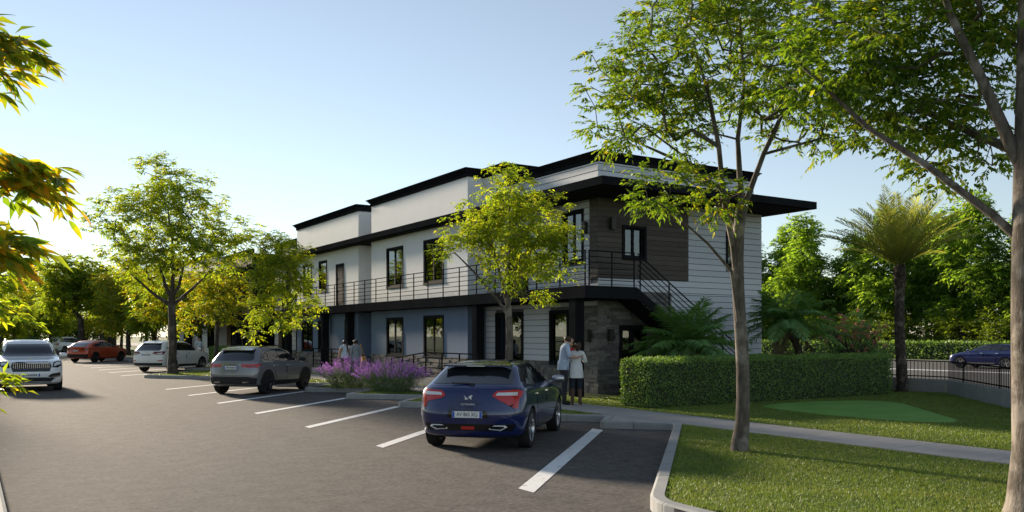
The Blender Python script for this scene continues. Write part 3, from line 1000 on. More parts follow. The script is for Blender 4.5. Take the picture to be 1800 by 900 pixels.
for i in range(ns):
    pass
m.add([(X0, 20.23, ZS0 + .02), (X1s - .3, 20.23, GZ), (X1s - .3, 21.09, GZ), (X0, 21.09, ZS0 + .02), (X0, 20.23, ZS0 + .06), (X1s - .3, 20.23, GZ + .04), (X1s - .3, 21.09, GZ + .04), (X0, 21.09, ZS0 + .06)],
      [(0,1,2,3)[::-1], (4,5,6,7), (0,1,5,4), (1,2,6,5), (2,3,7,6), (3,0,4,7)])
m.build('stair_soffit', M['slabdark'], stair)
rail_run(stair, (X0 + .06, 20.19, ZS1 + .02), (X1s + .05, 20.19, GZ + .1), 1.0, 6, [.02, .26, .5, .74, .98])
# -- wall lamps
def lamp(axis, c, u, z):
    m = MB()
    def bx(a, b, d0, d1, za, zb):
        if axis == 'x': m.box(c - d1, c - d0, a, b, za, zb)
        else: m.box(a, b, c - d1, c - d0, za, zb)
    bx(u - .05, u + .05, .04, .07, z - .05, z + .05)
    bx(u - .085, u + .085, .07, .19, z - .19, z + .19)
    o = m.build('wall_lamp', M['lampdark'], bld, bevel=.006)
    m = MB(); bx(u - .06, u + .06, .09, .17, z - .195, z - .185); bx(u - .06, u + .06, .09, .17, z + .185, z + .195); m.build('lens', M['curtain'], o)
lamp('x', XS, 21.83, 5.35); lamp('y', YC - .04, 17.05, 5.45)
lamp('x', XS - .03, 21.64, 1.95); lamp('y', YC - .03, 16.98, 1.97)

# ---------------------------------------------------------------- ramps with rails
def ramp(label, x0, x1, ya, yb, yc):
    """ya low end, yb top of the slope, yc far end of the landing"""
    r = thing('access_ramp', label, 'ramp', ((x0+x1)/2, yb, GZ), group=None)
    m = MB(); z0, z1 = GZ + .02, .44
    vs = []
    for x in (x0, x1):
        vs += [(x, ya, GZ - .02), (x, yb, GZ - .02), (x, yc, GZ - .02), (x, ya, z0), (x, yb, z1), (x, yc, z1)]
    m.add(vs, [(0,1,4,3), (1,2,5,4), (6,9,10,7), (7,10,11,8), (3,4,10,9), (4,5,11,10), (0,3,9,6), (2,8,11,5), (0,6,7,1), (1,7,8,2)])
    m.build('ramp_deck', M['walk'], r)
    def hz(y):
        t = (y-ya)/(yb-ya); t = min(1, max(0, t)); return z0 + (z1-z0)*t
    for k in range(1, 6):
        h = .9*k/5
        m = MB(); m.bar((x0 + .05, ya, z0 + h), (x0 + .05, yb, z1 + h), .024 if k < 5 else .04); m.build('rail', M['charcoal'], r)
        m = MB(); m.bar((x0 + .05, yb, z1 + h), (x0 + .05, yc, z1 + h), .024 if k < 5 else .04); m.build('rail', M['charcoal'], r)
    n1 = 3; n2 = 3
    for i in range(n1):
        y = ya + (yb-ya)*i/n1; m = MB(); m.bar((x0 + .05, y, hz(y) - .02), (x0 + .05, y, hz(y) + .9), .04); m.build('railing_post', M['charcoal'], r)
    for i in range(n2+1):
        y = yb + (yc-yb)*i/n2; m = MB(); m.bar((x0 + .05, y, z1 - .02), (x0 + .05, y, z1 + .9), .04); m.build('railing_post', M['charcoal'], r)
ramp('concrete access ramp with black rails below the paired blue-wall windows', 14.05, 15.22, 31.2, 28.2, 24.4)
ramp('concrete access ramp with black rails behind the two walking women', 14.05, 15.22, 33.3, 36.5, 40.2)

# ---------------------------------------------------------------- second building farther along the lane
b2 = thing('brick_apartment_building', 'two-storey brown brick and white building beyond the parked orange car, half hidden by trees', 'building', (XS + 3, 78, 0))
secs = [(59.5, 66.5, XS, 'brick'), (66.5, 73.5, XW, 'white'), (73.5, 75, 17.2, 'white'), (75, 82, XW, 'white'), (82, 89, XS, 'brick')]
for (y0, y1, x, kind) in secs:
    hu = []; hl = []
    L = y1 - y0
    if L > 3:
        hu = [(y0 + L*.16, y0 + L*.16 + 1.4, 4.1, 5.8), (y0 + L*.62, y0 + L*.62 + 1.4, 4.1, 5.8)]
        hl = [(y0 + L*.16, y0 + L*.16 + 1.4, 1.0, 2.75), (y0 + L*.62, y0 + L*.62 + 1.4, GZ, 2.75)]
    m = MB(); panel(m, 'x', x, .25, y0, y1, BASE, 7.6 if kind == 'brick' else 7.9, hu + hl)
    m.box(x + .25, 19, y0, y0 + .25, BASE, 7.6 if kind == 'brick' else 7.9); m.box(x + .25, 19, y1 - .25, y1, BASE, 7.6 if kind == 'brick' else 7.9)
    m.build('brick_wall' if kind == 'brick' else 'white_wall', M['brick' if kind == 'brick' else 'white'], b2)
    for h in hu: window(b2, 'x', x, *h)
    for i, h in enumerate(hl): window(b2, 'x', x, *h, kind='window' if i == 0 else 'door')
    m = MB(); cornice(m, [(x, y0), (x, y1)], PROF, 7.6 if kind == 'brick' else 7.9); m.build('cornice', M['charcoal'], b2)
m = MB(); m.box(18.6, 18.7, 59.8, 88.8, BASE, 6.3); m.box(XS, 24, 59.5, 59.75, BASE, 7.6); m.build('end_wall', M['brick'], b2)
m = MB(); m.box(15.25, 24.5, 57.8, 90, ZC0, ZC1); m.build('canopy', M['slabdark'], b2)
m = MB(); m.box(15.25, 16.62, 58.4, 89.6, ZS0, ZS1); bal2 = m.build('balcony', M['slabdark'], b2)
rail_run(bal2, (15.31, 58.5, ZS1), (15.31, 89.5, ZS1), 1.03, 6, [k/24 for k in range(25)])
for y in (58.6, 66.2, 73.6, 81.8, 89.0):
    m = MB(); m.box(15.3, 15.63, y, y + .33, GZ - .05, ZS0 + .02); m.build('column', M['charcoal'], b2)
    m = MB(); m.box(15.34, 15.59, y + .04, y + .29, ZS1 - .02, ZC0 + .02); m.build('column', M['charcoal'], b2)
# ---------------------------------------------------------------- plants: generators
def nrm(a):
    return a / np.maximum(np.linalg.norm(a, axis=-1, keepdims=True), 1e-9)

def leaves_arrays(P, D, Nn, L, W, fold=.25, droop=.2):
    """each leaf: five points, two quads folded along the midrib"""
    D = nrm(D); S = nrm(np.cross(D, Nn)); Nn = nrm(np.cross(S, D))
    L = L[:, None]; W = W[:, None]
    n = len(P)
    V = np.empty((n, 5, 3))
    V[:, 0] = P
    V[:, 1] = P + D*L*.42 + S*W*.5 + Nn*W*fold*.6
    V[:, 2] = P + D*L - Nn*L*droop
    V[:, 3] = P + D*L*.42 - S*W*.5 + Nn*W*fold*.6
    V[:, 4] = P + D*L*.45 - Nn*L*droop*.15
    b = np.arange(n)[:, None]*5
    F = np.concatenate([b + np.array([[0, 4, 2, 1]]), b + np.array([[0, 3, 2, 4]])], 1).reshape(-1, 4)
    return V.reshape(-1, 3), F

def sprays(C, OUT, rng, fronds=6, flen=.32, nleaf=7, L=.12, W=.045, up=.25, droop=.35, spread=1.0):
    """compound leaves around each cluster centre C, leaning along OUT"""
    n = len(C)
    a = rng.uniform(0, 2*PI, (n, fronds)); 
    d = np.stack([np.cos(a), np.sin(a), rng.normal(up, .35, (n, fronds))], -1)
    d = nrm(d*spread + OUT[:, None, :]*rng.uniform(.2, 1.1, (n, fronds, 1)))
    fl = flen*rng.uniform(.65, 1.25, (n, fronds, 1))
    start = C[:, None, :] + rng.normal(0, flen*.25, (n, fronds, 3))
    k = np.arange(nleaf); t = (.25 + .75*(k//2 + (k == nleaf-1))/((nleaf-1)//2 + 1))
    side = np.where(k == nleaf-1, 0, np.where(k % 2 == 0, 1, -1))
    upv = np.array([0, 0, 1.0])
    S = nrm(np.cross(d, upv) + 1e-4)
    pos = start[:, :, None, :] + d[:, :, None, :]*fl[..., None]*t[None, None, :, None] + np.array([0, 0, -1.])*(t**2)[None, None, :, None]*fl[..., None]*droop
    ld = d[:, :, None, :]*.75 + S[:, :, None, :]*side[None, None, :, None]*.8 + np.array([0, 0, -1.])*(droop*1.1 + rng.uniform(-.2, .35, (n, fronds, nleaf, 1)))
    nn = upv + d[:, :, None, :]*.25 + rng.normal(0, .55, (n, fronds, nleaf, 3))
    m = n*fronds*nleaf
    LL = L*rng.uniform(.65, 1.25, m); WW = W/L*LL*rng.uniform(.85, 1.15, m)
    return pos.reshape(m, 3), ld.reshape(m, 3), nn.reshape(m, 3), LL, WW

def in_lobes(rng, lobes, n, shell=.45):
    """points spread through a union of ellipsoids, denser towards their surface"""
    w = np.array([l[3]*l[4]*l[5] for l in lobes])**.75; w = w/w.sum()
    idx = rng.choice(len(lobes), n, p=w)
    Lb = np.array([l[:6] for l in lobes], float)[idx]
    v = nrm(rng.normal(size=(n, 3)))
    r = rng.random(n)**shell
    rough = np.array([mnoise.noise((float(q[0])*2.3+i*.13, float(q[1])*2.3, float(q[2])*2.3)) for q, i in zip(v, idx)])
    r = r*(1 + .30*rough)
    p = Lb[:, :3] + v*Lb[:, 3:6]*r[:, None]
    return p, v

def build_wood(base, trunk_pts, trunk_rad, limbs, targets, rng, tip=.007, nsides=6, expo=2.35, min_r=None, curve=.18, wob=.04):
    """trunk and limbs as given; every target joined to the nearest wood; returns an MB"""
    nodes = []; par = []; fixed = []
    def add(p, pa): nodes.append(np.array(p, float)); par.append(pa); return len(nodes)-1
    chains = []
    ids = []
    for i, p in enumerate(trunk_pts): ids.append(add(p, ids[-1] if ids else -1))
    tmap = {i: r for i, r in zip(ids, trunk_rad)}
    start_ok = ids[max(1, len(ids)//2):]
    chains.append(list(ids))
    attach = list(start_ok)
    lf = [(l[2] if len(l) > 2 else .68) for l in limbs]
    for (t_idx, pts) in [l[:2] for l in limbs]:
        prev = ids[t_idx]; ch = [prev]
        for p in pts:
            prev = add(p, prev); ch.append(prev)
        chains.append(ch); attach += ch[1:]
    A = [nodes[i] for i in attach]; Ai = list(attach)
    top = np.array(trunk_pts[-1])
    order = np.argsort(np.linalg.norm(targets - top, axis=1))
    Aarr = np.array(A); 
    for ti in order:
        p = targets[ti]
        dv = p - Aarr
        dist = np.linalg.norm(dv, axis=1)
        cost = dist + .35*np.maximum(0, Aarr[:, 2] - p[2])
        j = int(np.argmin(cost)); src = Ai[j]; q = nodes[src]
        d = p - q; dl = np.linalg.norm(d)
        if dl < .02: continue
        pd = nodes[src] - nodes[par[src]] if par[src] >= 0 else np.array([0, 0, 1.0])
        pd = pd/max(1e-6, np.linalg.norm(pd))
        k = max(1, int(dl/.45)); prev = src; ch = [src]
        for i in range(1, k+1):
            u = i/k
            b = q + d*u + pd*dl*curve*math.sin(PI*u)*(1-u) + np.array([0, 0, 1.0])*dl*.06*math.sin(PI*u)
            if i < k: b = b + rng.normal(0, wob*min(dl, 1), 3)
            prev = add(b, prev); ch.append(prev)
            Aarr = np.vstack([Aarr, b]); Ai.append(prev)
        chains.append(ch)
    n = len(nodes)
    rad = np.zeros(n); acc = np.zeros(n)
    for i in range(n-1, -1, -1):
        r = acc[i]**(1/expo) if acc[i] > 0 else tip
        rad[i] = max(r, tip)
        if par[i] >= 0: acc[par[i]] += rad[i]**expo
    for i, r in tmap.items(): rad[i] = r
    mx = trunk_rad[-1]
    mb = MB()
    for ci, ch in enumerate(chains):
        rs = [float(rad[i]) if (ci == 0) else float(min(rad[i], mx*.8)) for i in ch]
        if ci > 0:
            rs[0] = min(rs[0], rs[1]*1.25)
        if 0 < ci <= len(limbs):
            k_ = lf[ci-1]; rs = [max(min(r_, mx*k_*1.1), mx*k_*(1 - .74*j/(len(rs)-1))) for j, r_ in enumerate(rs)]
        big = max(rs)
        if min_r and big < min_r: continue
        mb.tube([nodes[i] for i in ch], rs, n=(14 if ci == 0 else (8 if big > .03 else (5 if big > .012 else 4))), cap=True)
    return mb

def trunk_line(base, top, r0, r1, rng, n=9, wob=.03, flare=1.45):
    base = np.array(base, float); top = np.array(top, float)
    pts = []; rad = []
    ph = rng.uniform(0, 6, 2)
    L = np.linalg.norm(top-base)
    for i in range(n+1):
        u = i/n
        p = base + (top-base)*u
        if 0 < i < n: p = p + np.array([math.sin(ph[0]+u*5), math.sin(ph[1]+u*6.3), 0])*wob
        r = r0 + (r1-r0)*u
        r *= 1 + (flare-1)*math.exp(-u*L/.16)
        pts.append(p); rad.append(r)
    # dense flare at the ground
    extra = base + (top-base)*(.12/L)
    pts.insert(1, extra); rad.insert(1, (r0*(1+(flare-1)*math.exp(-.12/.16))))
    pts[0] = pts[0] - np.array([0, 0, .05])
    return pts, rad

def make_tree(name, label, base, top, r0, r1, lobes, nclus, leaf, mat, bark, seed, limbs=(), spray=None, cat='tree', group=None, shell=.5, tip=.006, extra=None, parts_leaf=None, wob=.03, min_r=None, local=True):
    rng = np.random.default_rng(seed)
    root = thing(name, label, cat, tuple(base), 0, group)
    tp, tr = trunk_line(base, top, r0, r1, rng, wob=wob)
    C, OUT = in_lobes(rng, lobes, nclus, shell)
    if extra is not None:
        C = np.vstack([C, extra[0]]); OUT = np.vstack([OUT, extra[1]])
    mb = build_wood(base, tp, tr, limbs, C, rng, tip=tip, min_r=min_r)
    mb.build('trunk', bark, root, shade=60)
    sp = dict(fronds=6, flen=.3, nleaf=7, L=leaf[0], W=leaf[1]); sp.update(spray or {})
    P, D, Nn, L, W = sprays(C, OUT, rng, **sp)
    V, F = leaves_arrays(P, D, Nn, L, W)
    org = np.array(base, float)
    me = mesh_np('crown', V - org, F, mat)
    o = link_mesh('crown', me, root, tuple(base))
    o["kind"] = "stuff"
    return root

def hedge(name, label, x0, x1, y0, y1, z0, z1, dens, leaf, mat, seed, rough=.04, cat='hedge'):
    rng = np.random.default_rng(seed)
    root = thing(name, label, cat, ((x0+x1)/2, (y0+y1)/2, z0))
    m = MB(); e = .07 + leaf*.5
    m.box(x0+e, x1-e, y0+e, y1-e, z0, z1-e)
    m.build('core', M['hedge_core'], root)
    faces = [((0, 0, 1), (x1-x0)*(y1-y0)), ((-1, 0, 0), (y1-y0)*(z1-z0)), ((1, 0, 0), (y1-y0)*(z1-z0)), ((0, -1, 0), (x1-x0)*(z1-z0)), ((0, 1, 0), (x1-x0)*(z1-z0))]
    Ps = []; Ns = []
    for nv, area in faces:
        n = int(area*dens); nv = np.array(nv, float)
        u = rng.random((n, 3)); p = np.array([x0, y0, z0]) + u*np.array([x1-x0, y1-y0, z1-z0])
        for ax in range(3):
            if nv[ax] > 0: p[:, ax] = [x1, y1, z1][ax]
            if nv[ax] < 0: p[:, ax] = [x0, y0, z0][ax]
        bulge = np.array([mnoise.noise((float(q[0])*1.4, float(q[1])*1.4, float(q[2])*1.9)) for q in p])
        p = p - nv*(rng.random((n, 1))**1.6*.16) + nv*(bulge[:, None]*rough*1.6) 
        Ps.append(p); Ns.append(np.repeat(nv[None], n, 0))
    P = np.vstack(Ps); N0 = np.vstack(Ns)
    # round the edges
    ctr = np.array([(x0+x1)/2, (y0+y1)/2, (z0+z1)/2]); hs = np.array([(x1-x0)/2, (y1-y0)/2, (z1-z0)/2])
    rel = (P-ctr)/hs
    edge = np.clip((np.abs(rel)*hs - (hs-.12))/.12, 0, 1)
    pull = np.clip(edge.sum(1, keepdims=True)-1, 0, 2)*.045
    P = P - np.sign(rel)*edge*pull
    n = len(P)
    D = nrm(N0*.55 + rng.normal(0, .75, (n, 3)) + np.array([0, 0, .45])); Nn = nrm(N0 + rng.normal(0, .6, (n, 3)) + np.array([0, 0, .4]))
    L = leaf*rng.uniform(.6, 1.35, n); W = L*rng.uniform(.4, .55, n)
    V, F = leaves_arrays(P, D, Nn, L, W, droop=.1)
    org = np.array([(x0+x1)/2, (y0+y1)/2, z0])
    o = link_mesh('foliage', mesh_np('foliage', V-org, F, mat), root, tuple(org)); o["kind"] = "stuff"
    return root

def bush(name, label, base, rx, rz, nclus, leaf, mat, seed, group=None, stems=6, spray=None, cat='shrub', flowers=None):
    rng = np.random.default_rng(seed)
    root = thing(name, label, cat, tuple(base), 0, group)
    b = np.array(base, float)
    lobes = []
    for k in range(6):
        a = k*2*PI/6 + rng.uniform(-.4, .4)
        lobes.append((b[0]+math.cos(a)*rx*.5, b[1]+math.sin(a)*rx*.5, b[2]+rz*rng.uniform(.45, .75), rx*.5, rx*.5, rz*rng.uniform(.32, .42)))
    C, OUT = in_lobes(rng, lobes, nclus, .5)
    C[:, 2] = np.maximum(C[:, 2], b[2]+.06)
    m = MB()
    for i in range(0, len(C), max(1, len(C)//(stems*6))):
        c = C[i]; s = b + np.append(rng.normal(0, rx*.12, 2), -.03)
        mid = s*.45 + c*.55 + np.array([0, 0, .12*rz])
        m.tube([s, mid, c], [.022*rz, .013*rz, .004], n=5)
    m.build('stem', M['bark_dark'], root, shade=60)
    sp = dict(fronds=5, flen=.16, nleaf=5, L=leaf[0], W=leaf[1], up=.45, droop=.15); sp.update(spray or {})
    P, D, Nn, L, W = sprays(C, OUT, rng, **sp)
    V, F = leaves_arrays(P, D, Nn, L, W)
    o = link_mesh('foliage', mesh_np('foliage', V-b, F, mat), root, tuple(base)); o["kind"] = "stuff"
    if flowers:
        fm, nf, fs = flowers
        sel = C[(OUT[:, 2] > -.2)]; sel = sel[rng.choice(len(sel), nf)] + rng.normal(0, .05, (nf, 3))
        a = np.repeat(sel, 14, 0) + rng.normal(0, fs*.45, (nf*14, 3))
        D = rng.normal(0, 1, (nf*14, 3)) + np.array([0, 0, .5]); Nn = rng.normal(0, 1, (nf*14, 3))
        V, F = leaves_arrays(a, D, Nn, np.full(nf*14, fs), np.full(nf*14, fs*.7))
        o = link_mesh('blossom', mesh_np('blossom', V-b, F, fm), root, tuple(base)); o["kind"] = "stuff"
    return root

def flower_spikes(name, label, base, r, h, n, seed, group=None):
    """purple flower spikes on thin leafy stems in a domed clump"""
    rng = np.random.default_rng(seed); b = np.array(base, float)
    root = thing(name, label, 'flowers', tuple(base), 0, group)
    a = rng.uniform(0, 2*PI, n); rr = np.sqrt(rng.random(n))
    foot = b + np.stack([np.cos(a)*rr*r*.55, np.sin(a)*rr*r*.55, np.zeros(n)], 1)
    hh = h*(1 - .38*rr**2)*rng.uniform(.78, 1.12, n)
    lean = np.stack([np.cos(a), np.sin(a), np.zeros(n)], 1)*(rr*r*.62)[:, None] + rng.normal(0, .05, (n, 3))*np.array([1, 1, 0])
    tip = foot + lean + np.stack([np.zeros(n), np.zeros(n), hh], 1)
    # stems
    m = MB()
    for i in range(0, n, 2): m.tube([foot[i], (foot[i]*.5+tip[i]*.5)+np.array([0, 0, .06*h]), tip[i]], .0045, n=3, cap=False)
    m.build('stem', M['leaf_lav'], root)
    def along(t): return foot[:, None, :] + (tip-foot)[:, None, :]*t[..., None] + np.array([0, 0, 1.])*(.24*h*t*(1-t))[..., None]
    k = 13; t = rng.uniform(.04, .80, (n, k)); P = along(t).reshape(-1, 3) + rng.normal(0, .02, (n*k, 3))
    D = np.repeat(nrm(tip-foot), k, 0)*.5 + rng.normal(0, .75, (n*k, 3)); Nn = rng.normal(0, .6, (n*k, 3)) + np.array([0, 0, 1.])
    V, F = leaves_arrays(P, D, Nn, rng.uniform(.06, .13, n*k), rng.uniform(.012, .022, n*k), droop=.25)
    o = link_mesh('foliage', mesh_np('foliage', V-b, F, M['leaf_lav']), root, tuple(base)); o["kind"] = "stuff"
    k = 22; t = rng.uniform(.72, 1.10, (n, k)); sel = rng.random(n) < .8
    P = along(t)[sel].reshape(-1, 3); nn = len(P); wd = (1.12 - t[sel].reshape(-1))*.085
    P = P + rng.normal(0, 1, (nn, 3))*wd[:, None]*.5
    D = rng.normal(0, .8, (nn, 3)) + np.array([0, 0, .8]); Nn = rng.normal(0, 1, (nn, 3))
    V, F = leaves_arrays(P, D, Nn, rng.uniform(.022, .042, nn), rng.uniform(.014, .024, nn))
    o = link_mesh('flower_spike', mesh_np('flower_spike', V-b, F, M['flower_purple']), root, tuple(base)); o["kind"] = "stuff"
    return root

def palm(name, label, base, top, r0, r1, nf, flen, leaflet, mat, seed, arch=(.2, 1.25), sag=.5, trunk_pts=None, skirt=0, droop=.15, cat='palm tree', boots=True, lw=.02, nl=44, vshape=.55):
    rng = np.random.default_rng(seed); b = np.array(base, float)
    root = thing(name, label, cat, tuple(base))
    if trunk_pts is None:
        tp, tr = trunk_line(base, top, r0, r1, rng, n=14, wob=.02, flare=1.15)
    else:
        tp = [np.array(p, float) for p in trunk_pts]; tr = list(np.linspace(r0, r1, len(tp)))
    m = MB(); m.tube(tp, tr, n=14); m.build('trunk', M['palmbark'], root, shade=60)
    if boots:
        m = MB()
        T = np.array(tp); seg = np.linalg.norm(np.diff(T, axis=0), axis=1); cum = np.concatenate([[0], np.cumsum(seg)]); tot = cum[-1]
        k = int(tot/.028)
        for i in range(k):
            s = tot*i/k; j = min(len(seg)-1, int(np.searchsorted(cum, s, side='right')-1)); u = (s-cum[j])/max(seg[j], 1e-6)
            p = T[j]*(1-u)+T[j+1]*u; r = tr[j]*(1-u)+tr[j+1]*u
            big = 1.0 if s < tot-.7 else 2.0
            a = i*2.399
            d = np.array([math.cos(a), math.sin(a), 0]); sd = np.array([-math.sin(a), math.cos(a), 0]); up = np.array([0, 0, 1.])
            w = .05*big; q = p + d*(r-.012)
            m.add([q - sd*w, q + sd*w, q + sd*w*.5 + up*.07*big + d*.035*big, q - sd*w*.5 + up*.07*big + d*.035*big, q - sd*w*.5 + up*.085*big - d*.01, q + sd*w*.5 + up*.085*big - d*.01],
                  [(0, 1, 2, 3), (3, 2, 5, 4), (0, 3, 4), (1, 5, 2)])
        o = m.build('leaf_scar', M['palmbark'], root); o["kind"] = "stuff"
    T = np.array(tp[-1])
    def frond(a, el, L, mtl, sg, dr, nm):
        h = np.array([math.cos(a), math.sin(a), 0]); sd = np.array([-math.sin(a), math.cos(a), 0])
        K = 12; pts = []
        for i in range(K+1):
            u = i/K
            pts.append(T + np.array([0, 0, .05]) + (h*math.cos(el)+np.array([0, 0, 1])*math.sin(el))*L*u - np.array([0, 0, 1])*sg*L*u**2.1 + h*.10*L*u*u)
        m = MB(); m.tube(pts, [.016*(1-.8*i/K)*(L/2)**.5 for i in range(K+1)], n=4)
        fr = m.build('frond', mtl, root, shade=60)
        Pp = np.array(pts)
        u = np.linspace(.10, .99, nl); idx = np.clip((u*K).astype(int), 0, K-1); fr_ = (u*K-idx)[:, None]
        p = Pp[idx]*(1-fr_)+Pp[idx+1]*fr_; tg = nrm(Pp[idx+1]-Pp[idx])
        nr = nrm(np.cross(sd, tg)); nr = np.where(nr[:, 2:3] < 0, -nr, nr)
        ll = leaflet*(np.sin(PI*np.clip(u*.86+.12, 0, 1))**.6)
        Ps = []; Ds = []; Ns = []; Ls = []
        for s in (1, -1):
            d = tg*(.55+.35*u[:, None]) + sd*s*.85 + nr*(vshape + rng.normal(0, .12, (nl, 1))) - np.array([0, 0, 1.])*dr + rng.normal(0, .06, (nl, 3))
            Ps.append(p); Ds.append(d); Ns.append(nr + sd*s*-.5); Ls.append(ll*rng.uniform(.8, 1.15, nl))
        P = np.vstack(Ps); D = np.vstack(Ds); Nn = np.vstack(Ns); Ls = np.concatenate(Ls)
        V, F = leaves_arrays(P, D, Nn, Ls, np.full(len(P), lw), droop=.12+dr*.25)
        link_mesh('leaflet', mesh_np('leaflet', V-np.array(fr.location), F, mtl), fr, tuple(fr.location))["kind"] = "stuff"
    for i in range(nf):
        u = (i+.5)/nf
        el = arch[1] + (arch[0]-arch[1])*u**.85 + rng.normal(0, .06)
        frond(i*2.39996 + rng.normal(0, .12), el, flen*rng.uniform(.85, 1.1), mat, sag*(.6+.5*u), droop, i)
    for i in range(skirt):
        frond(i*2.39996+1, -.55 + rng.normal(0, .15), flen*rng.uniform(.55, .75), M['leaf_dead'], .55, .5, i)
    return root
# ---------------------------------------------------------------- plants: each where it stands
SR = np.array([math.cos(HEADING), -math.sin(HEADING), 0])      # across the view
SF = np.array([math.sin(HEADING), math.cos(HEADING), 0])       # along the view
def at(base, r, z, f=0.0):
    """a point r metres to the right of a plant's foot and f metres behind it, at height z"""
    q = np.array(base, float) + SR*r + SF*f; return (q[0], q[1], z)
def lob(base, r, z, f, a, b, c): 
    q = at(base, r, z, f); return (q[0], q[1], q[2], a, b, c)

# tree on the lawn beside the kerb
B = (10.35, 9.65, GZ)
limbs = [(7, [at(B, -.10, 3.35, .0), at(B, -.28, 4.1, -.1), at(B, -.38, 4.9, -.2), at(B, -.55, 5.7, -.25), at(B, -.8, 6.5, -.3)]),
         (9, [at(B, .12, 4.1, .05), at(B, .42, 4.85, .15), at(B, .75, 5.5, .3), at(B, 1.2, 6.3, .5)]),
         (10, [at(B, .03, 4.4, .1), at(B, .02, 5.1, .2), at(B, .15, 6.0, .3), at(B, .1, 7.2, .4)]),
         (5, [at(B, -.18, 2.95, -.2), at(B, -.6, 3.35, -.45), at(B, -1.1, 3.75, -.6), at(B, -1.5, 4.0, -.7)], .38),
         (9, [at(B, -.2, 4.3, .3), at(B, -.8, 4.9, .9), at(B, -1.6, 5.4, 1.4)])]
lobes = [lob(B, -.3, 6.7, .1, 1.9, 1.9, 1.35), lob(B, -1.5, 6.0, -.1, 1.0, 1.1, .75), lob(B, -1.9, 5.35, .0, .75, .9, .42), lob(B, -1.0, 5.5, .5, .9, .9, .5),
         lob(B, .9, 6.1, .3, 1.1, 1.2, .8), lob(B, -1.15, 4.15, -.6, .8, .7, .38), lob(B, -.45, 4.05, -.45, .5, .5, .32), lob(B, -1.7, 3.95, -.8, .45, .45, .22), lob(B, .2, 7.8, .4, 1.7, 1.7, .8),
         lob(B, 1.2, 5.3, .3, .75, .8, .40), lob(B, -1.0, 4.75, -.5, .5, .5, .22)]
make_tree('ash_tree', 'slender-trunked tree on the lawn corner by the parking kerb, forking below a broad crown', B, at(B, .03, 4.0, .02), .112, .086, lobes, 640, (.085, .034), M['leaf_near'], M['bark'], 11, limbs, dict(fronds=6, flen=.26, nleaf=11, droop=.2, up=.15), group=None, wob=.035)
# near tree beside the camera, trunk at the right edge
B = (9.16, 4.60, GZ)
limbs = [(5, [at(B, -.30, 3.2, .2), at(B, -.85, 3.78, .5), at(B, -1.35, 4.25, .8), at(B, -1.75, 4.75, 1.0), at(B, -2.1, 5.2, 1.2)], .40),
         (6, [at(B, -.18, 3.85, .05), at(B, -.48, 4.6, .1), at(B, -.75, 5.3, .2), at(B, -1.0, 6.2, .2)]),
         (6, [at(B, .3, 3.9, .6), at(B, .2, 4.3, 1.4), at(B, -.1, 4.8, 2.2)])]
lobes = [lob(B, -1.3, 5.3, .9, 1.1, 1.1, .75), lob(B, -.7, 4.6, 1.5, .9, .9, .6), lob(B, -1.7, 4.95, 1.2, .7, .7, .4), lob(B, -.35, 5.2, 1.6, 1.2, 1.2, .9), lob(B, .3, 5.8, .6, 1.6, 1.6, 1.0),
         lob(B, .2, 4.4, 2.2, .8, .9, .55), lob(B, -.7, 6.5, .8, 1.3, 1.3, .8)]
make_tree('ash_tree', 'stout grey-barked tree with low spreading limb, nearest the footpath over the lawn', B, at(B, -.02, 6.2, 0), .205, .125, lobes, 500, (.088, .036), M['leaf_near'], M['bark'], 12, limbs, dict(fronds=6, flen=.26, nleaf=11, droop=.2, up=.15), wob=.02)

# young tree in the bay wedge in front of the grey siding
B = (12.05, 19.25, GZ)
k = .01495
def px(dx, y): return (dx*k, EYE + (590-y)*k)
L3 = [(0, 335, 60, 45), (-35, 385, 75, 45), (45, 385, 80, 50), (-75, 420, 45, 22), (-110, 440, 32, 14), (60, 430, 65, 40), (0, 430, 80, 50), (75, 470, 45, 24), (10, 485, 62, 24), (45, 522, 40, 12), (0, 310, 28, 22), (95, 410, 28, 24)]
lobes = [lob(B, px(a, y)[0], px(a, y)[1], random.uniform(-.3, .3), w*k, w*k, h*k) for a, y, w, h in L3]
limbs = [(10, [at(B, -.15, 3.2, .1), at(B, -.35, 4.0, .1), at(B, -.5, 4.7, 0)]), (10, [at(B, .2, 3.3, 0), at(B, .5, 4.0, .1), at(B, .8, 4.6, .2)]), (9, [at(B, -.3, 2.9, -.2), at(B, -.9, 3.6, -.3), at(B, -1.4, 4.1, -.3)]), (10, [at(B, 0, 3.6, .1), at(B, .05, 4.6, .2), at(B, 0, 5.7, .1)])]
make_tree('park_tree', 'young round-crowned tree before the grey siding, trunk rising behind the dark blue car', B, at(B, -.02, 2.75), .115, .085, lobes, 720, (.090, .038), M['leaf_mid'], M['bark'], 13, limbs, dict(fronds=5, flen=.19, nleaf=7), tip=.004, wob=.05)
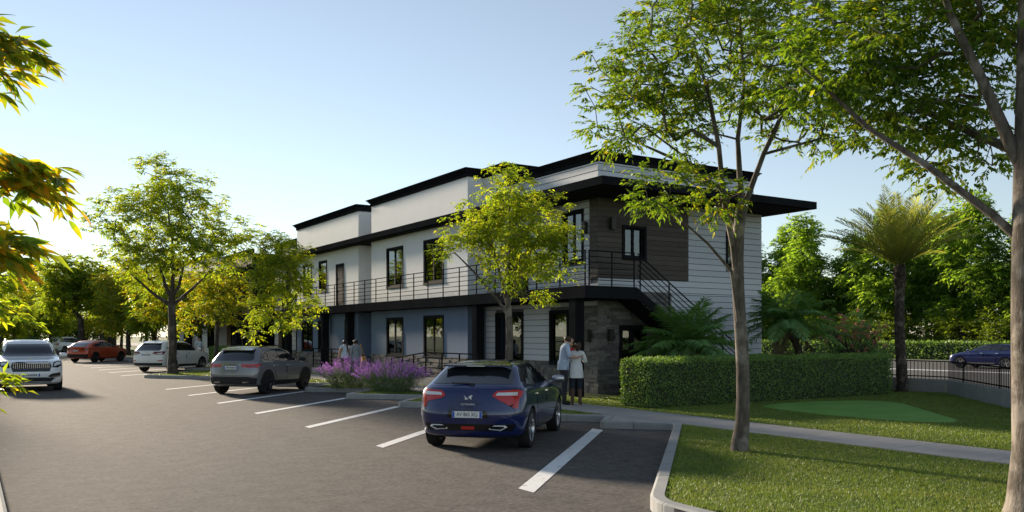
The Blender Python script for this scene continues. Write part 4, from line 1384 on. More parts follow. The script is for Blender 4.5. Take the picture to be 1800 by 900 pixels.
# big tree on the island
B = (8.35, 43.6, GZ)
k = .02715
L4 = [(-15, 315, 50, 40), (-60, 350, 55, 40), (45, 350, 60, 42), (-95, 385, 45, 30), (-10, 380, 85, 50), (85, 400, 48, 35), (-80, 430, 55, 35), (40, 430, 70, 40), (105, 425, 28, 20), (-15, 450, 60, 35), (-60, 480, 50, 25), (90, 465, 40, 22), (-120, 400, 22, 16), (-25, 290, 22, 16), (-110, 350, 22, 14)]
lobes = [lob(B, px(a, y)[0], px(a, y)[1], random.uniform(-1.2, 1.2), w*k, w*k, h*k) for a, y, w, h in L4]
limbs = [(10, [at(B, -.4, 4.4, .1), at(B, -.7, 5.4, .1), at(B, -1.3, 6.6, 0)]), (10, [at(B, .3, 4.3, 0), at(B, .5, 5.4, .1), at(B, 1.3, 6.6, .2)]), (9, [at(B, -.9, 4.0, -.2), at(B, -1.9, 4.9, -.3)]), (9, [at(B, .8, 4.1, .1), at(B, 1.9, 5.2, .2)]), (10, [at(B, 0, 5, .1), at(B, -.1, 6.6, .2), at(B, -.3, 8.2, .1)])]
make_tree('park_tree', 'tall broad tree with golden edges on the kerbed grass island beside the white car', B, at(B, -.05, 3.75), .21, .155, lobes, 800, (.16, .062), M['leaf_mid'], M['bark_dark'], 14, limbs, dict(fronds=6, flen=.36, nleaf=7), tip=.008)
# slim tree between the white and the grey car
B = (12.35, 51.8, GZ); k = .0333
L5 = [(0, 470, 40, 25), (-25, 500, 38, 26), (25, 505, 38, 28), (-35, 545, 36, 24), (20, 550, 42, 24), (0, 520, 40, 30), (-50, 575, 22, 12)]
lobes = [lob(B, px(a, y)[0], px(a, y)[1], random.uniform(-.8, .8), w*k, w*k, h*k) for a, y, w, h in L5]
make_tree('park_tree', 'yellowing thin-stemmed tree behind the gap between the white and the grey car', B, at(B, 0, 3.0), .13, .09, lobes, 330, (.15, .06), M['leaf_gold'], M['bark_dark'], 15, (), dict(fronds=6, flen=.32, nleaf=7))
# small tree by the second bay of the building
B = (11.35, 36.6, GZ); k = .0246
L6 = [(-10, 440, 48, 30), (25, 450, 40, 26), (-40, 470, 36, 20), (30, 490, 48, 30), (-5, 500, 50, 34), (45, 530, 34, 22), (-35, 540, 36, 22), (10, 560, 48, 22), (-5, 420, 24, 14), (-52, 585, 18, 12)]
lobes = [lob(B, px(a, y)[0], px(a, y)[1], random.uniform(-.5, .5), w*k, w*k, h*k) for a, y, w, h in L6]
make_tree('park_tree', 'small green tree beside the grey car, overlapping the far end of the balcony', B, at(B, 0, 2.3), .11, .08, lobes, 460, (.115, .046), M['leaf_mid'], M['bark_dark'], 16, (), dict(fronds=6, flen=.26, nleaf=7))
# dark round tree at the lane's far end
B = (9.5, 94, GZ); k = .0557
L7 = [(-5, 475, 50, 26), (-35, 500, 38, 26), (30, 500, 36, 28), (0, 520, 55, 30), (-50, 535, 26, 20), (40, 535, 26, 20)]
lobes = [lob(B, px(a, y)[0], px(a, y)[1], random.uniform(-1.5, 1.5), w*k, w*k, h*k) for a, y, w, h in L7]
make_tree('park_tree', 'dark round-headed tree behind the orange car where the lane ends', B, at(B, 0, 3.6), .36, .26, lobes, 480, (.36, .15), M['leaf_mid'], M['bark_dark'], 17, (), dict(fronds=6, flen=.7, nleaf=7), tip=.02)

# more trees along the lane and round its far end: one crown, copied, turned and scaled
def round_tree(name, label, h, rad, nclus, leaf, mat, seed, group, low=.22, trunk=.2, bark='bark_dark'):
    rng = random.Random(seed); lobes = []
    for i in range(9):
        u = (i+.5)/9; zc = h*(low + .12 + (.88-low)*u*.92); rr = rad*math.sin(PI*min(.95, .25+u*.72))
        a = i*2.4 + rng.uniform(-.5, .5)
        lobes.append((math.cos(a)*rr*.5, math.sin(a)*rr*.5, zc, rr*.62, rr*.62, h*.11))
    lobes.append((0, 0, h*.9, rad*.35, rad*.35, h*.09))
    return make_tree(name, label, (0, 0, 0), (0, 0, h*(low+.15)), trunk, trunk*.7, lobes, nclus, leaf, mat, M[bark], seed, (), dict(fronds=6, flen=leaf[0]*2.1, nleaf=7), group=group, tip=.012)
t0 = round_tree('lane_tree', 'leafy tree in the row closing the far end of the lane', 8.5, 2.9, 230, (.30, .115), M['leaf_gold'], 21, 'trees at the far end of the lane')
t1 = round_tree('lane_tree', 'leafy tree in the row closing the far end of the lane', 7.5, 2.6, 230, (.30, .115), M['leaf_mid'], 22, 'trees at the far end of the lane')
spots = [(12.7, 66, 1.0), (13.2, 77, .9), (12.6, 86, 1.05), (7.6, 104, .95), (3.4, 118, 1.1), (9.0, 122, 1.15), (13.5, 112, 1.1), (-1.5, 108, 1.1), (5.8, 135, 1.3), (-3, 128, 1.2), (14, 100, .9), (11.4, 140, 1.4), (17, 128, 1.4), (1.0, 150, 1.5), (-8, 145, 1.5), (-14, 140, 1.5), (9, 158, 1.7), (22, 150, 1.7), (-22, 150, 1.8), (4, 99, .8), (15.5, 94, .9), (-6, 118, 1.2)]
for i, (x, y, s) in enumerate(spots):
    src = (t0, t1)[i % 2]
    o = src if i < 2 else copy_tree(src)
    o.location = (x, y, .1); o.rotation_euler = (0, 0, i*1.7); o.scale = (s, s, s*(.94 + .05*(i % 3)))
    o["label"] = ('yellowing leafy tree', 'plain green leafy tree')[i % 2] + (' rising over the end of the lane' if y > 98 else ' in front of the brick building')
# trees on the verge left of the lane (seen at the frame's edge and in the windows)
v0 = None
for i, (x, y, s) in enumerate([(-4.5, 44, 1.0), (-6.5, 27, 1.1), (-4.5, 58, 1.05), (-5.5, 68, 1.15), (-4.8, 77, 1.1), (-5.5, 86, 1.2), (-5.0, 95, 1.1), (-9, 63, 1.2), (-9, 82, 1.3)]):
    o = copy_tree(t1); o.location = (x, y, .1); o.rotation_euler = (0, 0, i*2.1+.4); o.scale = (s*1.15, s*1.15, s*1.1)
    o["label"] = 'leafy tree on the grass verge across the lane from the building'; o["group"] = 'trees on the left verge'

# left tree reaching in over the lane, large turning leaves
B = (-1.9, 8.6, .12)
rng = np.random.default_rng(31)
def clump(x, y, z, n, s):
    return np.array([x, y, z]) + rng.normal(0, s, (n, 3))*np.array([1, 1, .45])
near = np.vstack([clump(0.18, 7.33, 4.14, 2, 0.06), clump(0.31, 7.26, 4.01, 3, 0.07), clump(0.21, 7.20, 3.83, 2, 0.06), clump(0.15, 7.24, 3.25, 2, 0.06), clump(0.31, 7.37, 3.19, 3, 0.07), clump(0.44, 7.41, 3.10, 3, 0.06), clump(0.21, 7.43, 3.09, 2, 0.06), clump(0.12, 6.90, 2.64, 2, 0.06), clump(0.20, 6.85, 2.56, 3, 0.06), clump(0.12, 7.14, 2.51, 2, 0.07)])
low = np.vstack([clump(0.26, 12.25, 2.65, 3, 0.11), clump(0.46, 12.72, 2.59, 2, 0.09), clump(0.23, 12.27, 2.30, 2, 0.1), clump(0.58, 13.24, 2.21, 1, 0.08), clump(0.31, 12.57, 1.40, 1, 0.05), clump(0.47, 12.48, 1.33, 1, 0.05), clump(0.18, 12.31, 1.19, 2, 0.08), clump(-0.17, 11.93, 1.62, 4, 0.2), clump(-0.17, 11.93, 2.15, 5, 0.3)])
ex = np.vstack([near, low]); exo = np.repeat(nrm(np.array([[.9, .25, .1]])), len(ex), 0)
lobes = [(-3.0, 8.2, 5.6, 1.4, 1.5, 1.3), (-3.2, 9.4, 4.3, 1.1, 1.2, .9), (-3.4, 7.6, 4.2, 1.2, 1.3, 1.0), (-2.8, 6.8, 6.4, 1.2, 1.2, .9)]
limbs = [(8, [(-1.3, 8.2, 3.2), (-.7, 7.8, 3.7), (-.2, 7.5, 4.0)]), (7, [(-1.2, 9.4, 2.5), (-.6, 10.6, 2.5), (0, 11.6, 2.4)]), (6, [(-1.3, 9.0, 1.7), (-.6, 10.4, 1.5), (0, 11.6, 1.35)]), (8, [(-1.2, 8.0, 2.9), (-.7, 7.5, 2.95), (-.2, 7.1, 2.9)])]
lt = make_tree('overhanging_tree', 'overhanging tree with large yellow-green turning leaves reaching over the lane from the left kerb', B, (-1.7, 8.5, 3.2), .16, .12, lobes, 110, (.15, .046), M['leaf_mid'], M['bark'], 32, limbs, dict(fronds=6, flen=.22, nleaf=9, droop=.25), extra=(low, exo[:len(low)]), wob=.03)
# its foremost leaves, one object each
P, D, Nn, L, W = sprays(near, exo[:len(near)], rng, fronds=5, flen=.20, nleaf=7, L=.185, W=.052, droop=.45)
Nn = Nn + rng.normal(0, .6, Nn.shape)
perm = rng.permutation(len(P)); sel = perm[:300]; rest = perm[300:]
V, F = leaves_arrays(np.zeros((1, 3)), np.array([[1., 0, 0]]), np.array([[0, 0, 1.]]), np.ones(1), np.array([.27]), droop=.18)
lm = []
M['leaf_single'] = None
def single_leaf_mat(name, c):
    t = NT(name); v = t.objc((1, 1, 1)); sx = t.n("SeparateXYZ"); t.l(v, sx.inputs[0])
    f = t.noise(v, 3.0, 3); mm = t.n("Math", operation='MULTIPLY_ADD'); t.l(sx.outputs[0], mm.inputs[0]); mm.inputs[1].default_value = .55; t.l(f, mm.inputs[2])
    ro = t.n("Math", operation='MULTIPLY_ADD'); t.l(t.rnd(), ro.inputs[0]); ro.inputs[1].default_value = .75; ro.inputs[2].default_value = -.42
    ad = t.n("Math", operation='ADD'); t.l(mm.outputs[0], ad.inputs[0]); t.l(ro.outputs[0], ad.inputs[1])
    col = t.ramp(ad.outputs[0], [(.2, (.10, .18, .02)), (.55, (.18, .25, .022)), (.82, (.40, .30, .018)), (1.0, (.50, .25, .014))])
    b = t.n("BsdfPrincipled"); t.l(col, b.inputs["Base Color"]); b.inputs["Roughness"].default_value = .38
    tr = t.n("BsdfTranslucent"); t.l(t.mix(1.0, col, (1.8, 1.75, .6), 'MULTIPLY'), tr.inputs[0])
    ms = t.n("MixShader"); ms.inputs[0].default_value = .62; t.l(b.outputs[0], ms.inputs[1]); t.l(tr.outputs[0], ms.inputs[2]); t.l(ms.outputs[0], t.out.inputs[0])
    return t.m
sl = single_leaf_mat('turning_leaf', None)
me_leaf = bpy.data.meshes.new('leaf')
vs = []; fs = []
K = 6
for i in range(K+1):
    u = i/K; w = .135*math.sin(PI*u**.8)**.9 if 0 < i < K else .002; z = -.20*u**1.8
    vs += [(u, -w, z + w*.28), (u, 0, z), (u, w, z + w*.28)]
for i in range(K):
    for j in range(2): fs.append((i*3+j, i*3+3+j, i*3+4+j, i*3+1+j))
me_leaf.from_pydata(vs, [], fs); me_leaf.materials.append(sl); smooth(me_leaf)
for i in sel:
    d = Vector(D[i]).normalized(); n = Vector(Nn[i]); s = n.cross(d).normalized(); n = d.cross(s).normalized()
    o = bpy.data.objects.new('leaf', me_leaf); COL.objects.link(o)
    mt = Matrix((d, s, n)).transposed().to_4x4(); mt.translation = Vector(P[i])
    o.parent = lt; o.matrix_parent_inverse = wmat(lt).inverted(); o.matrix_basis = mt @ Matrix.Scale(float(L[i]), 4)
    KIDS.setdefault(lt.name, []).append(o)
V, F = leaves_arrays(P[rest], D[rest], Nn[rest], L[rest], W[rest], droop=.2)
o = link_mesh('foliage', mesh_np('foliage', V - np.array(B), F, M['leaf_gold']), lt, B); o["kind"] = "stuff"
m = MB()
for c in near:
    j = np.array([-.35, 7.6, c[2]*.75+.75]); m.tube([j, (j+c)/2 + np.array([0, 0, .05]), c, c + np.array([.18, .05, -.01])], [.012, .008, .005, .003], n=5)
m.build('twig', M['bark'], lt, shade=60)

# hedges
hedge('clipped_hedge', 'long clipped box hedge on the lawn in front of the palms and the outside stair', 14.35, 24.35, 16.4, 17.55, GZ, 1.36, 950, .062, M['leaf_hedge'], 41)
hedge('clipped_hedge', 'low clipped hedge running along the far side of the street', 63.6, 65.0, 12, 95, .08, 1.42, 70, .20, M['leaf_hedge'], 42, rough=.06)
hedge('clipped_hedge', 'dark low hedge between the two buildings behind the white car', 13.9, 15.0, 55.2, 60.5, GZ, 1.2, 300, .09, M['leaf_hedge'], 43)
hedge('clipped_hedge', 'distant hedge closing off the far end of the car park', -14, 12, 124.5, 126, .05, 1.7, 60, .25, M['leaf_hedge'], 44)

# wood beyond the street
g0 = round_tree('street_tree', 'tall green tree in the wood beyond the street hedge', 14, 4.0, 480, (.36, .15), M['leaf_far'], 51, 'trees beyond the street', low=.10, trunk=.22)
g1 = round_tree('street_tree', 'tall green tree in the wood beyond the street hedge', 12, 3.4, 430, (.34, .14), M['leaf_far'], 52, 'trees beyond the street', low=.06, trunk=.2)
wood = [(70, 31, .95), (71, 35.5, 1.05), (70.5, 40, 1.0), (73, 43.5, 1.12), (70, 47.5, .98), (71.5, 52, .98), (69.5, 56.5, 1.0), (72, 60.5, .95), (70.5, 65, 1.0), (75, 54, 1.0), (74.5, 62.5, 1.0), (73, 67, 1.02), (74, 70, .98), (76, 38, 1.1), (78, 49, 1.0), (77, 57, .8), (71, 26.5, .9), (79, 63.5, .86), (70, 75, 1.0), (75, 82, .9)]
for i, (x, y, s) in enumerate(wood):
    src = (g0, g1)[i % 2]; o = src if i < 2 else copy_tree(src)
    o.location = (x, y, 0); o.rotation_euler = (0, 0, i*1.3); o.scale = (s*.95, s*.95, s)
    o["label"] = ('tall full-crowned green tree', 'shorter bushy green tree')[i % 2] + (' in the wood just behind the street hedge' if x < 74 else ' deep in the wood beyond the street hedge')
b0 = bush('wood_shrub', 'bushy shrub under the trees behind the street hedge', (0, 0, 0), 2.0, 3.6, 170, (.26, .11), M['leaf_bush'], 53, 'shrubs behind the street hedge', spray=dict(flen=.5))
for i in range(16):
    o = b0 if i == 0 else copy_tree(b0)
    y = 27 + i*3.0; o.location = (67.2 + (i % 3)*.5, y, 0); o.rotation_euler = (0, 0, i*2.2); s = .85 + .3*((i*7) % 5)/5; o.scale = (s, s, s*1.0)
for i in range(11):
    o = copy_tree(b0); o["label"] = 'bushy shrub below the trees closing the far end of the lane'; o["group"] = 'shrubs at the far end of the lane'
    o.location = (-13 + i*2.9, 127.6 + (i % 2)*1.5, 0); o.rotation_euler = (0, 0, i*1.9); o.scale = (1.2, 1.2, 1.35)
# palms and shrubs by the building
palm('date_palm', 'tall date palm with feathery yellow-green fronds beyond the end of the hedge', (25.62, 16.95, GZ), (25.55, 17.0, 4.15), .165, .14, 58, 2.7, .46, M['leaf_palm'], 61, arch=(.52, 1.52), sag=.20, lw=.03)
palm('small_palm', 'low bushy palm with drooping green fronds at the foot of the stair', (17.95, 18.7, GZ), (17.95, 18.7, 1.6), .13, .12, 36, 1.75, .55, M['leaf_fan'], 62, arch=(-.05, 1.4), sag=.36, skirt=7, droop=.35, lw=.034, vshape=.25, cat='palm')
palm('small_palm', 'palm with a curved leaning trunk between the building corner and the hedge', (22.9, 18.7, GZ), None, .12, .10, 32, 1.65, .5, M['leaf_fan'], 63, arch=(-.15, 1.3), sag=.45, trunk_pts=[(22.9, 18.7, GZ), (22.85, 18.7, .9), (22.72, 18.7, 1.5), (22.45, 18.72, 2.0), (22.25, 18.72, 2.35)], skirt=3, droop=.35, lw=.032, vshape=.2, cat='palm')
bush('flowering_shrub', 'pink-flowering oleander shrub showing above the clipped hedge', (25.2, 18.5, GZ), 1.2, 2.75, 190, (.11, .022), M['leaf_fan'], 64, spray=dict(fronds=6, flen=.2, nleaf=7), flowers=(M['flower_pink'], 95, .065))
# purple flowers in the bay wedges
flower_spikes('flower_clump', 'purple-flowered clump of spikes in the wedge below the walking women', (11.25, 28.3, GZ), 1.05, 1.0, 330, 71)
flower_spikes('flower_clump', 'purple-flowered clump of spikes between the dark blue car and the other purple clump', (11.75, 25.9, GZ), 1.1, .98, 380, 72)
flower_spikes('flower_clump', 'small purple flower clump between the orange car and the white car', (12.2, 63.5, GZ), 1.3, 1.2, 180, 73)

# ---------------------------------------------------------------- low wall with a black picket fence
fence = thing('picket_fence', 'black metal picket fence on a low concrete wall at the lawn edge', 'fence', (26.25, 15.75, GZ))
m = MB()
FP = [(26.25, 44), (26.25, 15.75), (22.7, 12.15), (17.6, 6.95), (13.0, 2.0)]
FZ = [GZ, GZ, GZ, GZ, GZ]
for (a, b) in zip(FP, FP[1:]):
    d = (Vector(b)-Vector(a)).normalized(); n = Vector((d.y, -d.x))*.1; e = d*.08
    p = [Vector(a)-e+n, Vector(b)+e+n, Vector(b)+e-n, Vector(a)-e-n]
    mm = MB(); mm.prism([(q.x, q.y) for q in p], -.1, .56 + .003*FP.index(a)); mm.build('low_wall', M['lowwall'], fence, bevel=.01)
pk = None
for (a, b) in zip(FP, FP[1:]):
    a = Vector((*a, 0)); b = Vector((*b, 0)); L = (b-a).length; d = (b-a).normalized()
    vis = (a.y < 30)
    for z in (.64, 1.13):
        m = MB(); m.bar(a + Vector((0, 0, z)), b + Vector((0, 0, z)), .035); m.build('fence_rail', M['charcoal'], fence)
    n = int(L/.13)
    for i in range(n+1):
        p = a + d*(L*i/n)
        if p.y > 24 or p.y < 6.4: continue
        post = i % 24 == 12
        if pk is None:
            m = MB(); m.box(p.x-.008, p.x+.008, p.y-.008, p.y+.008, .55, 1.15); o = m.build('picket', M['charcoal'], fence); pk = o.data
        elif post:
            m = MB(); m.box(p.x-.014, p.x+.014, p.y-.014, p.y+.014, .5, 1.17); m.build('fence_post', M['charcoal'], fence)
        else: link_mesh('picket', pk, fence, (p.x, p.y, .55))
# ---------------------------------------------------------------- cars
def paint(name, c, metal=.0, rough=.35, flake=0.0):
    t = NT(name)
    col = c
    if flake:
        vn = t.n("TexVoronoi"); vn.inputs["Scale"].default_value = 900; t.l(t.objc(), vn.inputs["Vector"])
        col = t.mix(.25, c, t.ramp(vn.outputs["Distance"], [(0, tuple(min(1, x*1.8+.01) for x in c)), (.5, c)]))
    dirt = t.noise(t.objc(), 2.5, 5)
    col = t.mix(t.ramp(dirt, [(.55, (0, 0, 0)), (.8, (.12, .12, .12))]), col, (.16, .14, .12))
    return t.bsdf(col, rough, metal, .5, None, 1.0)
M['tyre'] = simple('tyre_rubber', (.020, .020, .021), .85, 0, .25, var=.25, nscale=12)
M['bright'] = simple('bright_metal', (.72, .72, .74), .35, .3, .6)
M['alloy'] = simple('alloy', (.50, .50, .52), .28, 1.0)
M['alloy_dark'] = simple('alloy_dark', (.06, .06, .065), .35, .8)
M['brake'] = simple('brake_disc', (.18, .17, .16), .45, .9)
M['plastic'] = simple('black_plastic', (.022, .022, .023), .6, 0, .35, var=.2, nscale=8)
M['gloss_black'] = simple('gloss_black', (.010, .010, .011), .12, 0, .5)
t_ = NT("car_glass"); M['carglass'] = t_.bsdf(t_.ramp(t_.noise(t_.objc(), .8, 2), [(.35, (.012, .015, .018)), (.65, (.022, .027, .031))]), .03, 0, .75, None, .6)
M['lamp_red'] = simple('tail_lamp_red', (.50, .018, .016), .18, 0, .5, coat=.6)
M['lamp_dark_red'] = simple('tail_lamp_dark', (.16, .012, .012), .18, 0, .5, coat=.6)
M['lamp_clear'] = simple('lamp_clear', (.72, .72, .74), .12, .1, .6, coat=.6)
M['plate_white'] = simple('plate_white', (.74, .76, .78), .45)
M['plate_blue'] = simple('plate_blue', (.03, .10, .50), .45)
M['plate_ink'] = simple('plate_ink', (.02, .02, .02), .5)
M['exhaust'] = simple('exhaust_black', (.006, .006, .006), .6)

def cr(keys, n):
    """Catmull-Rom through rows of numbers"""
    K = np.array(keys, float); m = len(K); out = []
    for i in range(m-1):
        p0 = K[max(i-1, 0)]; p1 = K[i]; p2 = K[i+1]; p3 = K[min(i+2, m-1)]
        for j in range(n):
            u = j/n
            out.append(.5*((2*p1) + (-p0+p2)*u + (2*p0-5*p1+4*p2-p3)*u*u + (-p0+3*p1-3*p2+p3)*u**3))
    out.append(K[-1])
    return np.array(out)

def text_mesh(txt, size, depth=.002):
    cu = bpy.data.curves.new('lettering', 'FONT'); cu.body = txt; cu.size = size; cu.extrude = depth; cu.align_x = 'CENTER'; cu.align_y = 'CENTER'
    ob = bpy.data.objects.new('lettering', cu); COL.objects.link(ob)
    dg = bpy.context.evaluated_depsgraph_get(); dg.update()
    me = bpy.data.meshes.new_from_object(ob.evaluated_get(dg))
    bpy.data.objects.remove(ob); bpy.data.curves.remove(cu)
    return me

def clip_x(poly, x0, x1, slant=0.0):
    """keep the part of polygon (x,z) between two lines x = x0 + slant*(z-1), x1 + slant*(z-1)"""
    def half(ps, c, keep_gt):
        out = []
        n = len(ps)
        f = lambda p: (p[0] - (c + slant*(p[1]-1)))*(1 if keep_gt else -1)
        for i in range(n):
            a, b = ps[i], ps[(i+1) % n]; fa, fb = f(a), f(b)
            if fa >= 0: out.append(a)
            if (fa > 0) != (fb > 0) and abs(fa-fb) > 1e-9:
                u = fa/(fa-fb); out.append((a[0]+(b[0]-a[0])*u, a[1]+(b[1]-a[1])*u))
        return out
    r = half(poly, x0, True)
    return half(r, x1, False) if r else r

def inset(poly, d):
    n = len(poly); A = sum(poly[i][0]*poly[(i+1) % n][1]-poly[(i+1) % n][0]*poly[i][1] for i in range(n))
    if A < 0: poly = poly[::-1]
    out = []
    for i in range(n):
        p0 = Vector(poly[i-1]); p = Vector(poly[i]); p2 = Vector(poly[(i+1) % n])
        d1 = (p-p0).normalized(); d2 = (p2-p).normalized(); n1 = Vector((-d1.y, d1.x)); n2 = Vector((-d2.y, d2.x))
        mm = (n1+n2); mm = mm.normalized() if mm.length > 1e-5 else n1
        out.append(tuple(p + mm*(d/max(.4, mm.dot(n1)))))
    return out

class Car:
    def __init__(self, name, label, paint_mat, levels, W, wb, wf, rw, n_end=(3.2, 4.0), arch=.055, glass_rim=True, group=None, tw=.22, rim='alloy', y_in=.115):
        self.root = thing(name, label, 'car', (0, 0, 0), 0, group); self.W = W; self.paint = paint_mat
        self.wx = (wf, wf - wb); self.rw = rw
        rows = cr(levels, 5)            # xf zf xr zr w nf nr
        NA, NS = 22, 14; NT_ = 2*NA + 2*NS; vs = []
        for (xf, zf, xr, zr, w, nf, nr) in rows:
            ln = xf-xr; ef = min(1.55/nf, .46*ln); er = min(1.5/nr, .46*ln); ex = 2/2.7
            pts = []
            for k in range(NA):                       # round the nose
                th = -PI/2 + PI*(k+.5)/NA; c, s = math.cos(th), math.sin(th)
                pts.append((xf - ef + ef*abs(c)**ex, math.copysign(abs(s)**ex, s)))
            for k in range(NS): u = (k+.5)/NS; pts.append((xf - ef + (xr + er - xf + ef)*u, 1 + .012*math.sin(PI*u)))
            for k in range(NA):
                th = PI/2 + PI*(k+.5)/NA; c, s = math.cos(th), math.sin(th)
                pts.append((xr + er - er*abs(c)**ex, math.copysign(abs(s)**ex, s)))
            for k in range(NS): u = (k+.5)/NS; pts.append((xr + er + (xf - ef - xr - er)*u, -1 - .012*math.sin(PI*u)))
            for (x, sy) in pts:
                u = (x-xr)/max(1e-6, ln)
                vs.append((x, w*sy, zr + (zf-zr)*u))
        R_ = len(rows); fs = []
        for i in range(R_-1):
            for k in range(NT_):
                k2 = (k+1) % NT_
                fs.append((i*NT_+k, i*NT_+k2, (i+1)*NT_+k2, (i+1)*NT_+k))
        fs.append(tuple(range(NT_-1, -1, -1))); fs.append(tuple(range((R_-1)*NT_, R_*NT_)))
        me = bpy.data.meshes.new('body'); me.from_pydata(vs, [], fs); me.materials.append(paint_mat); me.materials.append(M['plastic'])
        bm = bmesh.new(); bm.from_mesh(me); bmesh.ops.recalc_face_normals(bm, faces=bm.faces); bm.to_mesh(me)
        self.bvh = BVHTree.FromBMesh(bm); bm.free()
        body = link_mesh('body', me, self.root)
        self.body = body
        # wheel openings
        cm = MB()
        for x in self.wx:
            for s in (-1, 1):
                prof = [(.0001, s*.40), (rw+arch, s*.40), (rw+arch, s*1.3), (.0001, s*1.3)]
                cm.lathe(prof, 40, 'y', (x, 0, rw+.01), mi=1)
        cme = bpy.data.meshes.new('cut'); cme.from_pydata(cm.v, [], cm.f); cme.materials.append(paint_mat); cme.materials.append(M['plastic']); cme.polygons.foreach_set("material_index", [1]*len(cme.polygons))
        bm = bmesh.new(); bm.from_mesh(cme); bmesh.ops.remove_doubles(bm, verts=bm.verts, dist=.0008); bmesh.ops.recalc_face_normals(bm, faces=bm.faces); bm.to_mesh(cme); bm.free()
        co = bpy.data.objects.new('cut', cme); COL.objects.link(co)
        md = body.modifiers.new('cut', 'BOOLEAN'); md.operation = 'DIFFERENCE'; md.object = co; md.solver = 'EXACT'
        dg = bpy.context.evaluated_depsgraph_get(); dg.update()
        nm = bpy.data.meshes.new_from_object(body.evaluated_get(dg))
        body.modifiers.clear(); body.data = nm; nm.name = 'body'
        bpy.data.objects.remove(co)
        smooth(nm, 38)
        # wheels
        self.wheel(rim, tw, y_in)
    def wheel(self, rim, tw, y_in):
        rw = self.rw; rr = rw*.70
        proto = None
        for x in self.wx:
            for s in (1, -1):
                if proto is None:
                    o = empty('wheel', (0, 0, 0)); 
                    m = MB()
                    m.lathe([(rr, -tw*.42), (rw*.90, -tw*.5), (rw*.975, -tw*.46), (rw, -tw*.33), (rw, tw*.33), (rw*.975, tw*.46), (rw*.90, tw*.5), (rr, tw*.42)], 40, 'y')
                    ty = m.build('tyre', M['tyre'], None, shade=40, keep=True); set_parent(ty, o)
                    m = MB(); m.lathe([(rr+.004, -tw*.40), (rr-.012, -tw*.40), (rr-.03, -tw*.1), (rr-.03, tw*.30), (rr-.012, tw*.44), (rr+.004, tw*.44)], 36, 'y')
                    # five paired spokes
                    for k in range(5):
                        a0 = 2*PI*k/5 + .3
                        for da in (-.16, .16):
                            a = a0 + da
                            p0 = Vector((math.cos(a0+da*.35)*rw*.13, tw*.30, math.sin(a0+da*.35)*rw*.13)); p1 = Vector((math.cos(a)*(rr-.012), tw*.38, math.sin(a)*(rr-.012)))
                            m.bar(p0, p1, .030, .022)
                    m.lathe([(.001, tw*.37), (rw*.17, tw*.36), (rw*.20, tw*.30), (rw*.20, tw*.1)], 20, 'y')
                    ri = m.build('rim', M[rim], None, shade=40, keep=True); set_parent(ri, o)
                    m = MB(); m.lathe([(.001, 0), (rr*.72, 0), (rr*.72, .02), (.001, .02)], 28, 'y', (0, tw*.05, 0)); bd = m.build('brake_disc', M['brake'], None, shade=40, keep=True); set_parent(bd, o)
                    m = MB(); m.lathe([(.001, -.02), (rr-.02, -.02), (rr-.02, -.01), (.001, -.01)], 28, 'y'); hb = m.build('hub', M['exhaust'], None, keep=True); set_parent(hb, o)
                    KIDS[o.name] = [ty, ri, bd, hb]
                    proto = o; w = o
                else:
                    w = copy_tree(proto)
                w.parent = self.root; w.location = (x, s*(self.W/2 - y_in), rw)
                w.rotation_euler = (0, .4*(x > 0), 0 if s > 0 else PI)
                KIDS.setdefault(self.root.name, []).append(w)
    def cast(self, plane, u, v):
        b = self.bvh
        if plane == 'L': o, d = Vector((u, 3, v)), Vector((0, -1, 0))
        elif plane == 'R': o, d = Vector((u, -3, v)), Vector((0, 1, 0))
        elif plane == 'rear': o, d = Vector((-6, u, v)), Vector((1, 0, 0))
        elif plane == 'front': o, d = Vector((6, u, v)), Vector((-1, 0, 0))
        else: o, d = Vector((u, v, 4)), Vector((0, 0, -1))
        h = b.ray_cast(o, d)
        if h[0] is None:
            mid = Vector(o); 
            if plane in 'LR': mid.y *= .28
            elif plane in ('rear', 'front'): mid.x *= .35
            else: mid.z = 1.2
            h = b.find_nearest(mid)
        return h[0], h[1]
    def patch(self, name, mat, plane, poly, off=.004, thick=.012, step=.06, parent=None, shade=35, both=False):
        """polygon drawn in a plan view, laid onto the body surface with a lip of its own"""
        if both:
            a = self.patch(name, mat, plane, poly, off, thick, step, parent, shade)
            if plane == 'L': b = self.patch(name, mat, 'R', poly, off, thick, step, parent, shade)
            else: b = self.patch(name, mat, plane, [(-p[0], p[1]) for p in poly], off, thick, step, parent, shade)
            return a, b
        bm = bmesh.new()
        vv = [bm.verts.new((p[0], p[1], 0)) for p in poly]
        bm.faces.new(vv); bmesh.ops.triangulate(bm, faces=bm.faces[:], ngon_method='EAR_CLIP')
        us = [p[0] for p in poly]; zs = [p[1] for p in poly]
        for ax, lo, hi in ((0, min(us), max(us)), (1, min(zs), max(zs))):
            n = max(1, int((hi-lo)/step))
            for i in range(1, n):
                c = lo + (hi-lo)*i/n
                co = Vector((c, 0, 0)) if ax == 0 else Vector((0, c, 0)); no = Vector((1, 0, 0)) if ax == 0 else Vector((0, 1, 0))
                bmesh.ops.bisect_plane(bm, geom=bm.verts[:]+bm.edges[:]+bm.faces[:], plane_co=co, plane_no=no)
        bmesh.ops.remove_doubles(bm, verts=bm.verts, dist=1e-5)
        for f in bm.faces: pass
        low = {}
        inner = []
        bm.verts.ensure_lookup_table()
        bedges = [e for e in bm.edges if len(e.link_faces) == 1]
        pos = {}
        for v in bm.verts:
            p, n = self.cast(plane, v.co.x, v.co.y); pos[v] = (p, n)
        ext = {}
        for e in bedges:
            for v in e.verts:
                if v not in ext: ext[v] = bm.verts.new(pos[v][0] - pos[v][1]*(thick-off))
        for v, (p, n) in pos.items(): v.co = p + n*off
